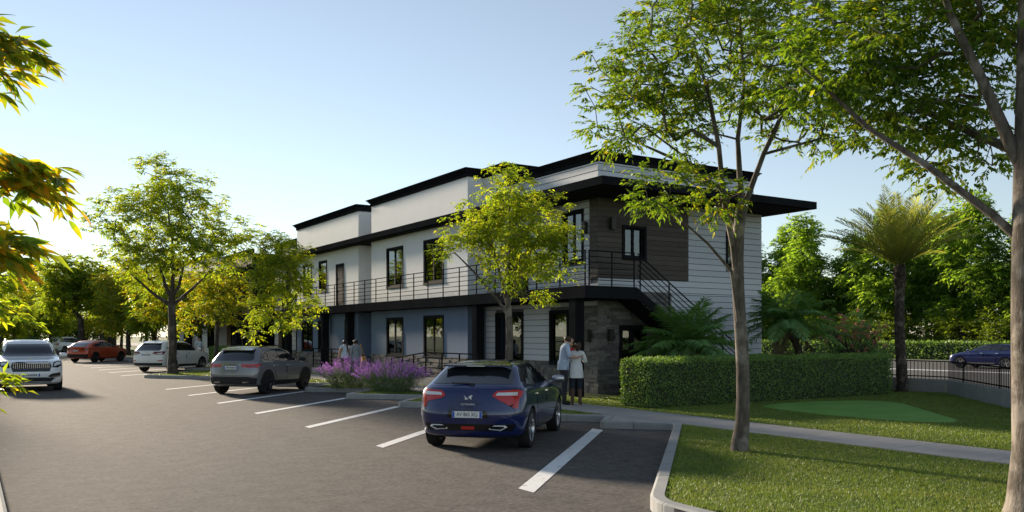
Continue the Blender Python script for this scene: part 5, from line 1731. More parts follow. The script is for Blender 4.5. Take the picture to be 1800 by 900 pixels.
        for e in bedges: bm.faces.new((e.verts[0], e.verts[1], ext[e.verts[1]], ext[e.verts[0]]))
        bmesh.ops.recalc_face_normals(bm, faces=bm.faces)
        c = Vector((0, 0, .8)); k = 0
        for f in bm.faces: k += 1 if (f.calc_center_median()-c).dot(f.normal) > 0 else -1
        if k < 0: bmesh.ops.reverse_faces(bm, faces=bm.faces)
        me = bpy.data.meshes.new(name); bm.to_mesh(me); bm.free(); me.materials.append(mat); smooth(me, shade)
        return link_mesh(name, me, parent or self.root)
    def sides(self, name, mat, poly, off=.004, thick=.012, step=.08, parent=None):
        return self.patch(name, mat, 'L', poly, off, thick, step, parent, both=True)
    def boxpart(self, name, mat, x0, x1, y0, y1, z0, z1, bevel=.008, parent=None, mirror=False):
        m = MB(); m.box(x0, x1, y0, y1, z0, z1); o = m.build(name, mat, parent or self.root, bevel=bevel, shade=40)
        if mirror: m = MB(); m.box(x0, x1, -y1, -y0, z0, z1); m.build(name, mat, parent or self.root, bevel=bevel, shade=40)
        return o
    def glasshouse(self, dlo, pillars, slant=.0, trim='gloss_black', rim=.03, gap=.028):
        self.sides('window_trim', M[trim], inset(dlo, -rim), .0025, .014)
        xs = [min(p[0] for p in dlo)-.2] + list(pillars) + [max(p[0] for p in dlo)+.2]
        for a, b in zip(xs, xs[1:]):
            q = clip_x(dlo, a + (gap if a != xs[0] else 0), b - (gap if b != xs[-1] else 0), slant)
            if len(q) >= 3: self.sides('side_window', M['carglass'], q, .005, .012)
    def mirrors(self, x, z, mat, shell=None):
        for s in (1, -1):
            p, n = self.cast('L' if s > 0 else 'R', x, z-.06)
            m = MB(); c = Vector((x + .02, p.y + s*.17, z))
            # rounded wedge housing
            rings = []
            for i in range(7):
                u = i/6; yy = c.y + s*(-.12 + .24*u); sc = math.sin(PI*(.12+.76*u))**.5
                rings.append([(c.x + .075*sc*math.cos(a)*(1 if math.cos(a) > 0 else .55), yy, c.z + .078*sc*math.sin(a)) for a in [2*PI*k/12 for k in range(12)]])
            vs = [q for r in rings for q in r]; fs = [(i*12+k, i*12+(k+1) % 12, (i+1)*12+(k+1) % 12, (i+1)*12+k) for i in range(6) for k in range(12)]
            fs += [tuple(range(12)), tuple(range(72, 84))]
            m.add(vs, fs)
            m.tube([(x + .02, p.y - s*.02, z - .07), (x + .02, p.y + s*.08, z - .045)], [.025, .02], n=6)
            o = m.build('wing_mirror', mat, self.root, shade=50)
            bm = bmesh.new(); bm.from_mesh(o.data); bmesh.ops.recalc_face_normals(bm, faces=bm.faces); bm.to_mesh(o.data); bm.free()
    def plate(self, end, z, text, w=.52, h=.11, blue=True, tilt=0.0):
        s = -1 if end == 'rear' else 1
        p, n = self.cast(end, 0, z); x = p.x + s*.012
        m = MB(); m.box(x-.006, x+.006, -w/2, w/2, z-h/2, z+h/2); pl = m.build('number_plate', M['plate_white'], self.root, bevel=.003)
        if blue:
            for sy in (-1, 1):
                m = MB(); m.box(x+s*.0055, x+s*.008, sy*(w/2-.045), sy*(w/2-.004), z-h/2+.004, z+h/2-.004); m.build('plate_band', M['plate_blue'], pl)
        if text is None:        # too small to read in the photograph: only dark strokes
            m = MB(); y = -w/2 + .075
            for k, bw in enumerate((.030, .022, .030, .026, .030, .024, .030, .028)):
                m.box(x+s*.0055, x+s*.0075, y, y+bw, z-h*.26, z+h*.26); y += bw + .018
            m.build('plate_marks', M['plate_ink'], pl); return pl
        me = text_mesh(text, h*.86, .001); me.materials.clear(); me.materials.append(M['plate_ink'])
        o = link_mesh('lettering', me)
        # letters read left to right from outside
        o.rotation_euler = (PI/2, 0, -PI/2 if end == 'rear' else PI/2)
        o.location = (x + s*.0075, 0, z); sx = min(1.0, (w-.11)/max(.01, o.dimensions.x if o.dimensions.x else .3))
        o.scale = (.80, 1, 1)
        o.parent = pl; o.matrix_parent_inverse = wmat(pl).inverted(); KIDS.setdefault(pl.name, []).append(o)
        return pl
    def place(self, x, y, ang):
        self.root.location = (x, y, 0); self.root.rotation_euler = (0, 0, ang)

# levels: xf zf xr zr half-width front-roundness rear-roundness
def levels_hatch():
    return [(2.02, .20, -2.05, .225, .76, 3.2, 3.2), (2.18, .27, -2.19, .29, .86, 3.2, 3.4), (2.26, .44, -2.25, .50, .905, 3.0, 3.4), (2.27, .58, -2.265, .64, .925, 2.9, 3.3),
            (2.22, .70, -2.235, .78, .933, 2.9, 3.3), (2.08, .81, -2.20, .90, .930, 2.9, 3.3), (1.72, .91, -2.165, .99, .915, 3.0, 3.4), (1.30, .985, -2.12, 1.065, .885, 3.2, 3.6),
            (.98, 1.075, -2.02, 1.12, .835, 3.6, 4.0), (.62, 1.22, -1.84, 1.22, .765, 4.0, 4.4), (.28, 1.36, -1.66, 1.33, .695, 4.2, 4.6), (.02, 1.445, -1.50, 1.42, .63, 4.0, 4.6),
            (-.16, 1.485, -1.36, 1.462, .53, 3.6, 4.2), (-.34, 1.508, -1.16, 1.492, .34, 3.0, 3.4), (-.55, 1.516, -.9, 1.51, .08, 2.4, 2.6)]
def levels_suv(L, H, W, rake=.0, hood=1.02, belt=1.10, tail=.0):
    a = L/2; w = W/2
    return [(a-.20, .24, -a+.18, .27, w-.15, 3.4, 3.6), (a-.06, .31, -a+.05, .34, w-.05, 3.4, 3.8), (a-.01, .50, -a+.01, .52, w-.012, 3.2, 3.8), (a, .66, -a, .68, w, 3.2, 3.8),
            (a-.03, .82, -a+.02, .84, w+.004, 3.2, 3.8), (a-.12, hood-.10, -a+.04, .96, w-.002, 3.3, 3.8), (a-.50, hood-.01, -a+.06, 1.05, w-.02, 3.4, 4.0), (a-1.02, hood+.065, -a+.09, belt, w-.05, 3.6, 4.2),
            (a-1.32, hood+.17, -a+.15+tail*.25, belt+.09, w-.095, 4.0, 4.6), (a-1.62, (hood+H)/2+.08, -a+.25+tail*.6, (belt+H)/2, w-.165, 4.4, 5.0), (a-1.92, H-.12, -a+.36+tail, H-.13, w-.235, 4.6, 5.2),
            (a-2.10, H-.055, -a+.46+tail*1.15, H-.06, w-.30, 4.2, 5.0), (a-2.28, H-.022, -a+.60+tail*1.25, H-.026, w-.42, 3.6, 4.2), (a-2.5, H-.004, -a+.85+tail*1.3, H-.008, w-.62, 3.0, 3.4), (a-2.7, H, -a+1.2+tail*1.2, H, w-.86, 2.4, 2.6)]

P_BLUE = paint('deep_blue_paint', (.005, .016, .095), .15, .22, flake=1)
P_GREY = paint('grey_paint', (.20, .205, .215), .35, .35, flake=1)
P_WHITE = paint('white_paint', (.83, .84, .85), .0, .35)
P_ORANGE = paint('orange_paint', (.50, .060, .012), .2, .32, flake=1)

def rear_arcs(c, poly, mat, name='tail_lamp', off=.010, inner=None):
    for s in (1, -1):
        o = c.patch(name, mat, 'rear', [(s*p[0], p[1]) for p in poly], off, .03, .04)
        if inner:
            for q, mm in inner: c.patch('lamp_strip', mm, 'rear', [(s*p[0], p[1]) for p in q], off+.005, .03, .05, parent=o)

# ---- dark blue hatchback
def build_hatch(name, label, group=None):
    c = Car(name, label, P_BLUE, levels_hatch(), 1.87, 2.73, 1.36, .345, arch=.035, rim='alloy')
    dlo = [(.93, 1.075), (.62, 1.185), (.30, 1.325), (.0, 1.41), (-.45, 1.445), (-1.02, 1.415), (-1.36, 1.33), (-1.62, 1.17), (-1.40, 1.105), (-.3, 1.085)]
    c.glasshouse(dlo, (-1.02, -.42, .55), slant=-.25)
    m = None
    c.sides('chrome_strip', M['chrome'], [(1.62, .925), (.95, 1.075), (.62, 1.20), (.30, 1.34), (.30, 1.358), (.60, 1.218), (.93, 1.093), (1.62, .937)], .008, .014)
    c.patch('rear_window', M['carglass'], 'rear', [(-.70, 1.13), (.70, 1.13), (.665, 1.25), (.58, 1.40), (-.58, 1.40), (-.665, 1.25)], .006, .016)
    c.patch('windscreen', M['carglass'], 'front', [(-.70, 1.09), (.70, 1.09), (.60, 1.38), (-.60, 1.38)], .005, .014)
    c.patch('glass_roof', M['carglass'], 'top', [(-1.30, -.50), (-1.30, .50), (-.10, .54), (.0, .40), (.0, -.40), (-.10, -.54)], .004, .012, .12)
    for s in (1, -1): c.patch('roof_trim', M['chrome'], 'top', [(-1.25, s*.515), (-.1, s*.565), (-.1, s*.59), (-1.25, s*.545)], .012, .02, .15)
    # spoiler lip with brake light
    m = MB()
    vs = []; 
    for (y, xo) in ((-.60, .03), (-.3, 0), (0, -.01), (.3, 0), (.60, .03)):
        vs += [(-1.50+xo, y, 1.458), (-1.70+xo, y, 1.435), (-1.70+xo, y, 1.412), (-1.52+xo, y, 1.40)]
    fs = [(4*i+j, 4*i+(j+1) % 4, 4*i+4+(j+1) % 4, 4*i+4+j) for i in range(4) for j in range(4)] + [(0, 1, 2, 3), (19, 18, 17, 16)]
    m.add(vs, fs); sp = m.build('spoiler', P_BLUE, c.root, shade=40)
    m = MB(); m.box(-1.722, -1.70, -.16, .16, 1.416, 1.431); m.build('brake_light', M['lamp_clear'], sp)
    rear_arcs(c, [(.40, .945), (.47, 1.02), (.80, 1.04), (.845, 1.02), (.82, .735), (.77, .735), (.73, .84), (.47, .90)], M['lamp_red'], off=.013,
              inner=[([(.46, .945), (.49, .99), (.80, 1.00), (.80, .945)], M['lamp_clear'])])
    for s in (1, -1): pass
    c.sides('tail_lamp', M['lamp_red'], [(-1.88, 1.02), (-2.06, 1.02), (-2.08, .90), (-2.02, .89)], .006, .02, .05)
    # panel gaps: tailgate, doors
    c.patch('tailgate', P_BLUE, 'rear', [(-.78, .70), (.78, .70), (.80, .82), (.76, 1.10), (-.76, 1.10), (-.80, .82)], .004, .012)
    c.patch('plate_recess', M['gloss_black'], 'rear', [(-.36, .575), (.36, .575), (.33, .70), (-.33, .70)], .003, .01)
    for (a, b) in (((-.98, .36), None),):
        pass
    fd = [(-.02+.42-.36, .36)]
    front_door = [(.88, .38), (.93, .60), (.90, .99), (.80, 1.06), (.0, 1.075), (-.10, .85), (-.06, .38)]
    rear_door = [(-.09, .38), (-.13, .85), (-.03, 1.075), (-.90, 1.095), (-1.05, 1.0), (-.98, .80), (-.78, .55), (-.74, .38)]
    for d in (front_door, rear_door):
        for ob in c.sides('door', P_BLUE, d, .0045, .012): pass
    for x in (.12, -.80):
        for s, pl in ((1, 'L'), (-1, 'R')):
            c.patch('door_handle', M['chrome'], pl, [(x, .905), (x-.17, .91), (x-.17, .935), (x, .93)], .026, .03, .05)
    c.sides('sill_trim', M['chrome'], [(.92, .30), (-.72, .30), (-.72, .365), (.92, .355)], .012, .02)
    # lower bumper insert, exhausts, reflector
    c.patch('bumper_insert', M['gloss_black'], 'rear', [(-.74, .36), (.74, .36), (.80, .475), (-.80, .475)], .004, .012)
    for s in (1, -1):
        p, n = c.cast('rear', s*.50, .415)
        xr = p.x - .02
        pol = [(-.15, .0), (-.11, .042), (.13, .042), (.16, .012), (.06, -.045), (-.13, -.03)]
        pol = [(s*a*1.05, b) for a, b in pol]
        m = MB(); n_ = len(pol)
        outer = [(xr, s*.50+a, .415+b) for a, b in pol]; inn = [(xr-.004, s*.50+a*.80, .415+b*.66) for a, b in pol]; deep = [(xr+.07, s*.50+a*.75, .415+b*.6) for a, b in pol]
        back = [(xr+.06, s*.50+a, .415+b) for a, b in pol]
        vs = back + outer + inn + deep
        fs = []
        for r_ in range(3):
            for i in range(n_): fs.append((r_*n_+i, r_*n_+(i+1) % n_, (r_+1)*n_+(i+1) % n_, (r_+1)*n_+i))
        m.add(vs, fs, 0); m.add(deep, [tuple(range(n_))], 1)
        m.build('exhaust_tip', [M['bright'], M['exhaust']], c.root)
    c.patch('fog_reflector', M['lamp_red'], 'rear', [(-.115, .385), (.115, .385), (.115, .435), (-.115, .435)], .010, .02)
    c.plate('rear', .635, 'AV 865 XG')
    # emblem: two facing chevron-like wings, and small lettering below
    p, n = c.cast('rear', 0, .905); x = p.x - .012
    m = MB()
    for pol in ([(-.075, .045), (-.035, .045), (.0, .008), (-.028, -.005), (-.075, -.05), (-.05, .0)], [(.075, -.05), (.042, -.05), (.0, -.010), (.028, .004), (.075, .045), (.05, .0)]):
        vs = [(x, a, .905+b) for a, b in pol] + [(x+.02, a, .905+b) for a, b in pol]; k = len(pol)
        m.add(vs, [tuple(range(k)), tuple(range(2*k-1, k-1, -1))] + [(i, (i+1) % k, k+(i+1) % k, k+i) for i in range(k)])
    m.build('emblem', M['bright'], c.root)
    me = text_mesh('CITROËN', .045, .002); me.materials.clear(); me.materials.append(M['bright']); o = link_mesh('lettering', me)
    p, n = c.cast('rear', 0, .82); o.rotation_euler = (PI/2, 0, -PI/2); o.location = (p.x-.012, 0, .80); o.scale = (1.25, 1, 1); o.parent = c.root; KIDS[c.root.name].append(o)
    # rear wiper, front end
    m = MB(); m.bar((-2.015, -.04, 1.135), (-2.015, .34, 1.15), .018); m.box(-2.06, -2.0, -.06, .02, 1.105, 1.14); m.build('rear_wiper', M['plastic'], c.root)
    for s in (1, -1):
        c.patch('headlamp', M['lamp_clear'], 'front', [(s*.42, .72), (s*.86, .80), (s*.88, .70), (s*.80, .66)], .008, .02, .05)
    c.patch('grille', M['gloss_black'], 'front', [(-.40, .42), (.40, .42), (.45, .62), (-.45, .62)], .004, .012)
    c.patch('bonnet_chrome', M['chrome'], 'front', [(-.42, .64), (.42, .64), (.42, .655), (-.42, .655)], .01, .015)
    c.mirrors(.80, 1.10, M['alloy'])
    return c
c1 = build_hatch('hatchback_car', 'dark blue hatchback with chrome exhaust tips parked in the bay nearest the lawn')
ang = PI/4
# midpoint of the axles from the wheel marks on the ground
c1.place(8.62 + .05 + .93*.0, 14.22 - .02, ang)

def suv_common(c, belt, H, L, pnt, dark_arch=False, sill=True, handle='chrome'):
    pass

# ---- grey compact crossover
def build_grey():
    L, H, W = 4.41, 1.60, 1.83
    c = Car('crossover_car', 'matt grey crossover with black wheels parked between the white car and the purple flowers', P_GREY, levels_suv(L, H, W, hood=1.0, belt=1.12, tail=.12), W, 2.73, 1.33, .355, arch=.045, rim='alloy_dark')
    dlo = [(.98, 1.07), (.62, 1.27), (.30, 1.42), (-.20, 1.485), (-.85, 1.46), (-1.35, 1.37), (-1.62, 1.22), (-1.45, 1.15), (-.3, 1.10)]
    c.glasshouse(dlo, (-1.22, -.45), slant=-.2, rim=.02)
    c.patch('rear_window', M['carglass'], 'rear', [(-.66, 1.13), (.66, 1.13), (.70, 1.20), (.60, 1.44), (-.60, 1.44), (-.70, 1.20)], .006, .016)
    c.patch('windscreen', M['carglass'], 'front', [(-.70, 1.06), (.70, 1.06), (.60, 1.44), (-.60, 1.44)], .005, .014)
    m = MB()
    m.add([(-1.62, -.60, 1.53), (-1.85, -.58, 1.475), (-1.85, .58, 1.475), (-1.62, .60, 1.53), (-1.62, -.60, 1.49), (-1.83, -.58, 1.455), (-1.83, .58, 1.455), (-1.62, .60, 1.49)], [(0, 1, 2, 3)[::-1], (4, 5, 6, 7), (1, 5, 6, 2), (0, 4, 5, 1), (3, 2, 6, 7)])
    sp = m.build('spoiler', P_GREY, c.root); 
    rear_arcs(c, [(.38, .935), (.44, 1.005), (.84, 1.03), (.89, .98), (.87, .90), (.60, .895)], M['lamp_red'], inner=[([(.50, .925), (.52, .955), (.82, .97), (.82, .93)], M['lamp_dark_red'])])
    c.sides('tail_lamp', M['lamp_red'], [(-1.82, 1.02), (-2.14, 1.02), (-2.16, .91), (-1.98, .915)], .008, .02, .05)
    c.patch('chrome_strip', M['chrome'], 'rear', [(-.34, .985), (.34, .985), (.34, 1.003), (-.34, 1.003)], .012, .016)
    c.plate('rear', .90, None, w=.50, h=.105)
    c.patch('lower_bumper', M['plastic'], 'rear', [(-.80, .36), (.80, .36), (.86, .55), (.60, .60), (-.60, .60), (-.86, .55)], .010, .02)
    for s in (1, -1): c.patch('exhaust_tip', M['chrome'], 'rear', [(s*.42, .40), (s*.62, .40), (s*.64, .445), (s*.40, .445)], .018, .03)
    for x in c.wx:
        ring = []
        a0, a1 = -.15, PI+.15
        for k in range(15): a = a0+(a1-a0)*k/14; ring.append((x+math.cos(a)*(.355+.11), max(.30, .365+math.sin(a)*(.355+.11))))
        for k in range(14, -1, -1): a = a0+(a1-a0)*k/14; ring.append((x+math.cos(a)*(.355+.047), max(.30, .365+math.sin(a)*(.355+.047))))
        c.sides('arch_trim', M['plastic'], ring, .010, .02, .12)
    c.sides('sill_trim', M['plastic'], [(.86, .31), (-.93, .31), (-.93, .44), (.86, .42)], .010, .02)
    for d in ([(.88, .46), (.95, .7), (.92, 1.0), (.0, 1.08), (-.10, .85), (-.06, .46)], [(-.09, .46), (-.13, .85), (-.03, 1.08), (-.95, 1.10), (-1.08, 1.0), (-.98, .80), (-.82, .60), (-.80, .46)]): c.sides('door', P_GREY, d, .0045, .012)
    for x in (.14, -.82):
        for pl in 'LR': c.patch('door_handle', M['chrome'], pl, [(x, .925), (x-.17, .93), (x-.17, .955), (x, .95)], .026, .03, .05)
    for s in (1, -1):
        m = MB(); m.tube([(-1.45, s*.60, 1.53), (-1.2, s*.62, 1.585), (-.3, s*.63, 1.61), (.0, s*.62, 1.57), (.08, s*.61, 1.53)], .017, n=6); m.build('roof_rail', M['plastic'], c.root, shade=60)
        c.patch('headlamp', M['lamp_clear'], 'front', [(s*.45, .80), (s*.84, .86), (s*.86, .74), (s*.60, .72)], .008, .02, .05)
    c.patch('tailgate', P_GREY, 'rear', [(-.80, .66), (.80, .66), (.82, .86), (.76, 1.10), (-.76, 1.10), (-.82, .86)], .004, .012)
    c.mirrors(.84, 1.12, M['plastic'])
    return c
cg = build_grey(); cg.place(8.88, 30.42, ang)

# ---- white crossover by the island
def build_white():
    L, H, W = 4.74, 1.69, 1.885
    c = Car('crossover_car', 'white crossover parked behind the tree island, seen from its rear', P_WHITE, levels_suv(L, H, W, hood=1.05, belt=1.15, tail=.22), W, 2.74, 1.42, .365, arch=.045, rim='alloy')
    dlo = [(1.05, 1.12), (.62, 1.34), (.25, 1.50), (-.3, 1.56), (-.95, 1.53), (-1.42, 1.42), (-1.70, 1.28), (-1.5, 1.20), (-.3, 1.15)]
    c.glasshouse(dlo, (-1.25, -.42), slant=-.2, rim=.02)
    c.patch('rear_window', M['carglass'], 'rear', [(-.68, 1.15), (.68, 1.15), (.72, 1.22), (.58, 1.52), (-.58, 1.52), (-.72, 1.22)], .006, .016)
    c.patch('windscreen', M['carglass'], 'front', [(-.70, 1.12), (.70, 1.12), (.60, 1.52), (-.60, 1.52)], .005, .014)
    rear_arcs(c, [(.44, .98), (.55, 1.04), (.86, 1.12), (.91, 1.08), (.90, .95), (.60, .93)], M['lamp_dark_red'], inner=[([(.56, .965), (.60, 1.0), (.84, 1.045), (.84, .98)], M['lamp_clear'])])
    c.sides('tail_lamp', M['lamp_dark_red'], [(-1.95, 1.12), (-2.28, 1.10), (-2.32, .96), (-2.12, .96)], .008, .02, .05)
    c.patch('plate_recess', P_WHITE, 'rear', [(-.40, .86), (.40, .86), (.40, 1.02), (-.40, 1.02)], .004, .012)
    c.plate('rear', .93, None, w=.48, h=.105)
    p, n = c.cast('rear', 0, 1.06); m = MB(); m.lathe([(.026, -.006), (.045, -.006), (.045, .006), (.026, .006)], 20, 'x', (p.x-.008, 0, 1.07), closed=True); m.build('emblem', M['chrome'], c.root, shade=40)
    c.patch('lower_bumper', M['plastic'], 'rear', [(-.82, .36), (.82, .36), (.88, .50), (-.88, .50)], .010, .02)
    for s in (1, -1): c.patch('reflector', M['lamp_red'], 'rear', [(s*.66, .60), (s*.88, .61), (s*.88, .66), (s*.66, .645)], .010, .02)
    for d in ([(.92, .44), (1.0, .7), (.98, 1.05), (.0, 1.13), (-.10, .85), (-.06, .44)], [(-.09, .44), (-.13, .85), (-.03, 1.13), (-.98, 1.15), (-1.10, 1.05), (-1.0, .80), (-.86, .60), (-.84, .44)]): c.sides('door', P_WHITE, d, .0045, .012)
    for x in (.14, -.84):
        for pl in 'LR': c.patch('door_handle', M['chrome'], pl, [(x, .965), (x-.18, .97), (x-.18, .995), (x, .99)], .026, .03, .05)
    c.sides('sill_trim', M['plastic'], [(.92, .30), (-.88, .30), (-.88, .40), (.92, .39)], .010, .02)
    m = MB(); m.add([(-1.45, 0, 1.68), (-1.60, -.02, 1.66), (-1.60, .02, 1.66), (-1.62, 0, 1.74)], [(0, 1, 3), (0, 3, 2), (1, 2, 3), (0, 2, 1)]); m.build('antenna_fin', M['plastic'], c.root)
    m = MB(); m.add([(-1.60, -.60, 1.63), (-1.92, -.57, 1.555), (-1.92, .57, 1.555), (-1.60, .60, 1.63), (-1.60, -.60, 1.58), (-1.90, -.57, 1.535), (-1.90, .57, 1.535), (-1.60, .60, 1.58)], [(0, 1, 2, 3)[::-1], (4, 5, 6, 7), (1, 5, 6, 2), (0, 4, 5, 1), (3, 2, 6, 7)]); m.build('spoiler', P_WHITE, c.root)
    c.patch('tailgate', P_WHITE, 'rear', [(-.80, .60), (.80, .60), (.84, .88), (.78, 1.13), (-.78, 1.13), (-.84, .88)], .004, .012)
    for s in (1, -1): c.patch('headlamp', M['lamp_clear'], 'front', [(s*.50, .86), (s*.88, .95), (s*.90, .82), (s*.62, .76)], .008, .02, .05)
    c.mirrors(.90, 1.18, P_WHITE)
    return c
cw = build_white(); cw.place(9.75, 50.9, ang)

# ---- orange coupe crossover
def build_orange():
    L, H, W = 4.67, 1.62, 1.89
    lv = levels_suv(L, H, W, hood=1.03, belt=1.13, tail=.55)
    c = Car('coupe_crossover_car', 'orange-red coupe crossover parked across the far bay lines', P_ORANGE, lv, W, 2.81, 1.44, .37, arch=.045, rim='alloy_dark')
    dlo = [(1.02, 1.10), (.62, 1.30), (.25, 1.44), (-.25, 1.49), (-.8, 1.44), (-1.3, 1.30), (-1.55, 1.19), (-1.2, 1.15), (-.3, 1.12)]
    c.glasshouse(dlo, (-1.08, -.40), slant=-.2, rim=.02)
    c.patch('rear_window', M['carglass'], 'rear', [(-.66, 1.16), (.66, 1.16), (.54, 1.46), (-.54, 1.46)], .006, .016)
    c.patch('windscreen', M['carglass'], 'front', [(-.70, 1.10), (.70, 1.10), (.60, 1.46), (-.60, 1.46)], .005, .014)
    rear_arcs(c, [(.42, .94), (.44, 1.0), (.86, 1.04), (.90, .99), (.88, .90), (.62, .89)], M['lamp_dark_red'])
    c.sides('tail_lamp', M['lamp_dark_red'], [(-1.95, 1.03), (-2.27, 1.02), (-2.30, .91), (-2.1, .915)], .008, .02, .05)
    c.plate('rear', .86, None, w=.50, h=.105)
    c.patch('lower_bumper', M['plastic'], 'rear', [(-.84, .36), (.84, .36), (.90, .60), (.62, .60), (.5, .50), (-.5, .50), (-.62, .60), (-.90, .60)], .010, .02)
    for d in ([(.92, .44), (1.0, .7), (.98, 1.03), (.0, 1.10), (-.10, .85), (-.06, .44)], [(-.09, .44), (-.13, .85), (-.03, 1.10), (-.95, 1.12), (-1.08, 1.02), (-1.0, .80), (-.88, .62), (-.86, .44)]): c.sides('door', P_ORANGE, d, .0045, .012)
    for x in (.14, -.82):
        for pl in 'LR': c.patch('door_handle', P_ORANGE, pl, [(x, .945), (x-.18, .95), (x-.18, .975), (x, .97)], .026, .03, .05)
    c.patch('tailgate', P_ORANGE, 'rear', [(-.80, .62), (.80, .62), (.84, .88), (.78, 1.10), (-.78, 1.10), (-.84, .88)], .004, .012)
    for s in (1, -1): c.patch('headlamp', M['lamp_clear'], 'front', [(s*.45, .82), (s*.86, .88), (s*.88, .78), (s*.60, .74)], .008, .02, .05)
    c.mirrors(.88, 1.15, P_ORANGE)
    return c
co_ = build_orange(); co_.place(8.35, 71.4, ang)

# ---- large white SUV, one in the lane facing the camera and one far off seen from behind
def build_gls(name, label):
    L, H, W = 5.2, 1.80, 1.97
    c = Car(name, label, P_WHITE, levels_suv(L, H, W, hood=1.12, belt=1.20, tail=.0), W, 3.13, 1.70, .385, arch=.045, rim='alloy_dark', tw=.26)
    dlo = [(1.30, 1.18), (.95, 1.40), (.62, 1.56), (.0, 1.655), (-1.2, 1.64), (-1.85, 1.52), (-2.08, 1.30), (-.5, 1.21)]
    c.glasshouse(dlo, (-1.35, -.30), slant=-.15, rim=.02)
    c.patch('rear_window', M['carglass'], 'rear', [(-.72, 1.22), (.72, 1.22), (.66, 1.60), (-.66, 1.60)], .006, .016)
    c.patch('windscreen', M['carglass'], 'front', [(-.80, 1.215), (.80, 1.215), (.665, 1.645), (-.665, 1.645)], .005, .014)
    c.patch('roof_glass', M['gloss_black'], 'top', [(-1.9, -.58), (-1.9, .58), (.40, .62), (.40, -.62)], .003, .01, .2)
    for s in (1, -1):
        m = MB(); m.tube([(-1.95, s*.66, 1.70), (-1.7, s*.68, 1.79), (-.3, s*.70, 1.825), (.45, s*.68, 1.76), (.55, s*.67, 1.71)], .02, n=6); m.build('roof_rail', M['chrome'], c.root, shade=60)
    # front end
    gr = c.patch('grille', M['gloss_black'], 'front', [(-.56, .70), (.56, .70), (.62, .88), (.58, 1.00), (.5, 1.03), (-.5, 1.03), (-.58, 1.00), (-.62, .88)], .004, .014)
    c.patch('grille_surround', M['chrome'], 'front', [(-.52, 1.032), (.52, 1.032), (.50, 1.052), (-.50, 1.052)], .012, .02)
    for k in range(19):
        y = -.54 + 1.08*k/18; p, n = c.cast('front', y, .87); m = MB(); m.box(p.x-.01, p.x+.016, y-.009, y+.009, .73, 1.005); m.build('grille_bar', M['chrome'], gr)
    for s in (1, -1):
        hl = c.patch('headlamp', M['gloss_black'], 'front', [(s*.64, .84), (s*.68, 1.0), (s*.80, 1.06), (s*.93, 1.06), (s*.93, .90), (s*.82, .83)], .010, .02, .05)
        c.patch('lamp_lens', M['lamp_clear'], 'front', [(s*.70, .87), (s*.71, .97), (s*.80, 1.02), (s*.90, 1.02), (s*.90, .94), (s*.80, .92)], .016, .02, .05, parent=hl)
        it = c.patch('air_intake', M['plastic'], 'front', [(s*.50, .53), (s*.62, .62), (s*.90, .66), (s*.90, .52), (s*.62, .47)], .006, .014)
        c.patch('intake_trim', M['chrome'], 'front', [(s*.60, .505), (s*.90, .535), (s*.90, .555), (s*.60, .525)], .014, .02, parent=it)
    c.patch('lower_grille', M['plastic'], 'front', [(-.60, .36), (.60, .36), (.74, .45), (.46, .50), (-.46, .50), (-.74, .45)], .006, .014)
    c.patch('skid_plate', M['chrome'], 'front', [(-.62, .325), (.62, .325), (.60, .35), (-.60, .35)], .014, .02)
    c.plate('front', .585, None, w=.52, h=.11)
    p, n = c.cast('front', 0, 1.09); m = MB(); m.lathe([(.030, -.004), (.040, -.004), (.040, .004), (.030, .004)], 20, 'x', (p.x+.012, 0, 1.12), closed=True)
    for k in range(3):
        a = PI/2 + k*2*PI/3; m.bar((p.x+.012, 0, 1.12), (p.x+.012, math.cos(a)*.034, 1.12+math.sin(a)*.034), .008)
    m.tube([(p.x+.012, 0, 1.04), (p.x+.012, 0, 1.085)], .006, n=5); m.build('bonnet_star', M['chrome'], c.root, shade=40)
    # rear end
    rear_arcs(c, [(.50, .99), (.52, 1.05), (.90, 1.08), (.95, 1.04), (.94, .94), (.60, .94)], M['lamp_red'])
    c.sides('tail_lamp', M['lamp_red'], [(-2.2, 1.07), (-2.54, 1.06), (-2.56, .95), (-2.38, .95)], .008, .02, .05)
    c.plate('rear', .92, None, w=.52, h=.11)
    c.patch('lower_bumper', M['plastic'], 'rear', [(-.84, .36), (.84, .36), (.90, .46), (-.90, .46)], .010, .02)
    for d in ([(1.18, .44), (1.26, .7), (1.24, 1.12), (.2, 1.18), (.10, .85), (.14, .44)], [(.11, .44), (.07, .85), (.17, 1.18), (-.95, 1.20), (-1.05, 1.02), (-1.0, .80), (-.92, .44)]): c.sides('door', P_WHITE, d, .0045, .012)
    for x in (.36, -.76):
        for pl in 'LR': c.patch('door_handle', M['chrome'], pl, [(x, 1.0), (x-.2, 1.005), (x-.2, 1.03), (x, 1.025)], .026, .03, .05)
    c.sides('sill_trim', M['plastic'], [(1.24, .31), (-.98, .31), (-.98, .40), (1.24, .40)], .010, .02)
    c.mirrors(1.10, 1.25, P_WHITE)
    return c
cs = build_gls('large_suv_car', 'large white SUV with a slatted chrome grille standing head-on in the lane')
cs.place(1.92, 36.75, -PI/2)
r2 = copy_tree(cs.root); r2["label"] = 'distant white SUV seen from behind, parked past the orange car'
r2.location = (9.7, 110.5, 0); r2.rotation_euler = (0, 0, ang)
r3 = copy_tree(c1.root); r3["label"] = 'dark blue hatchback driving along the street beyond the picket fence'
r3.location = (52.2, 28.7, -.02); r3.rotation_euler = (0, 0, PI/2)
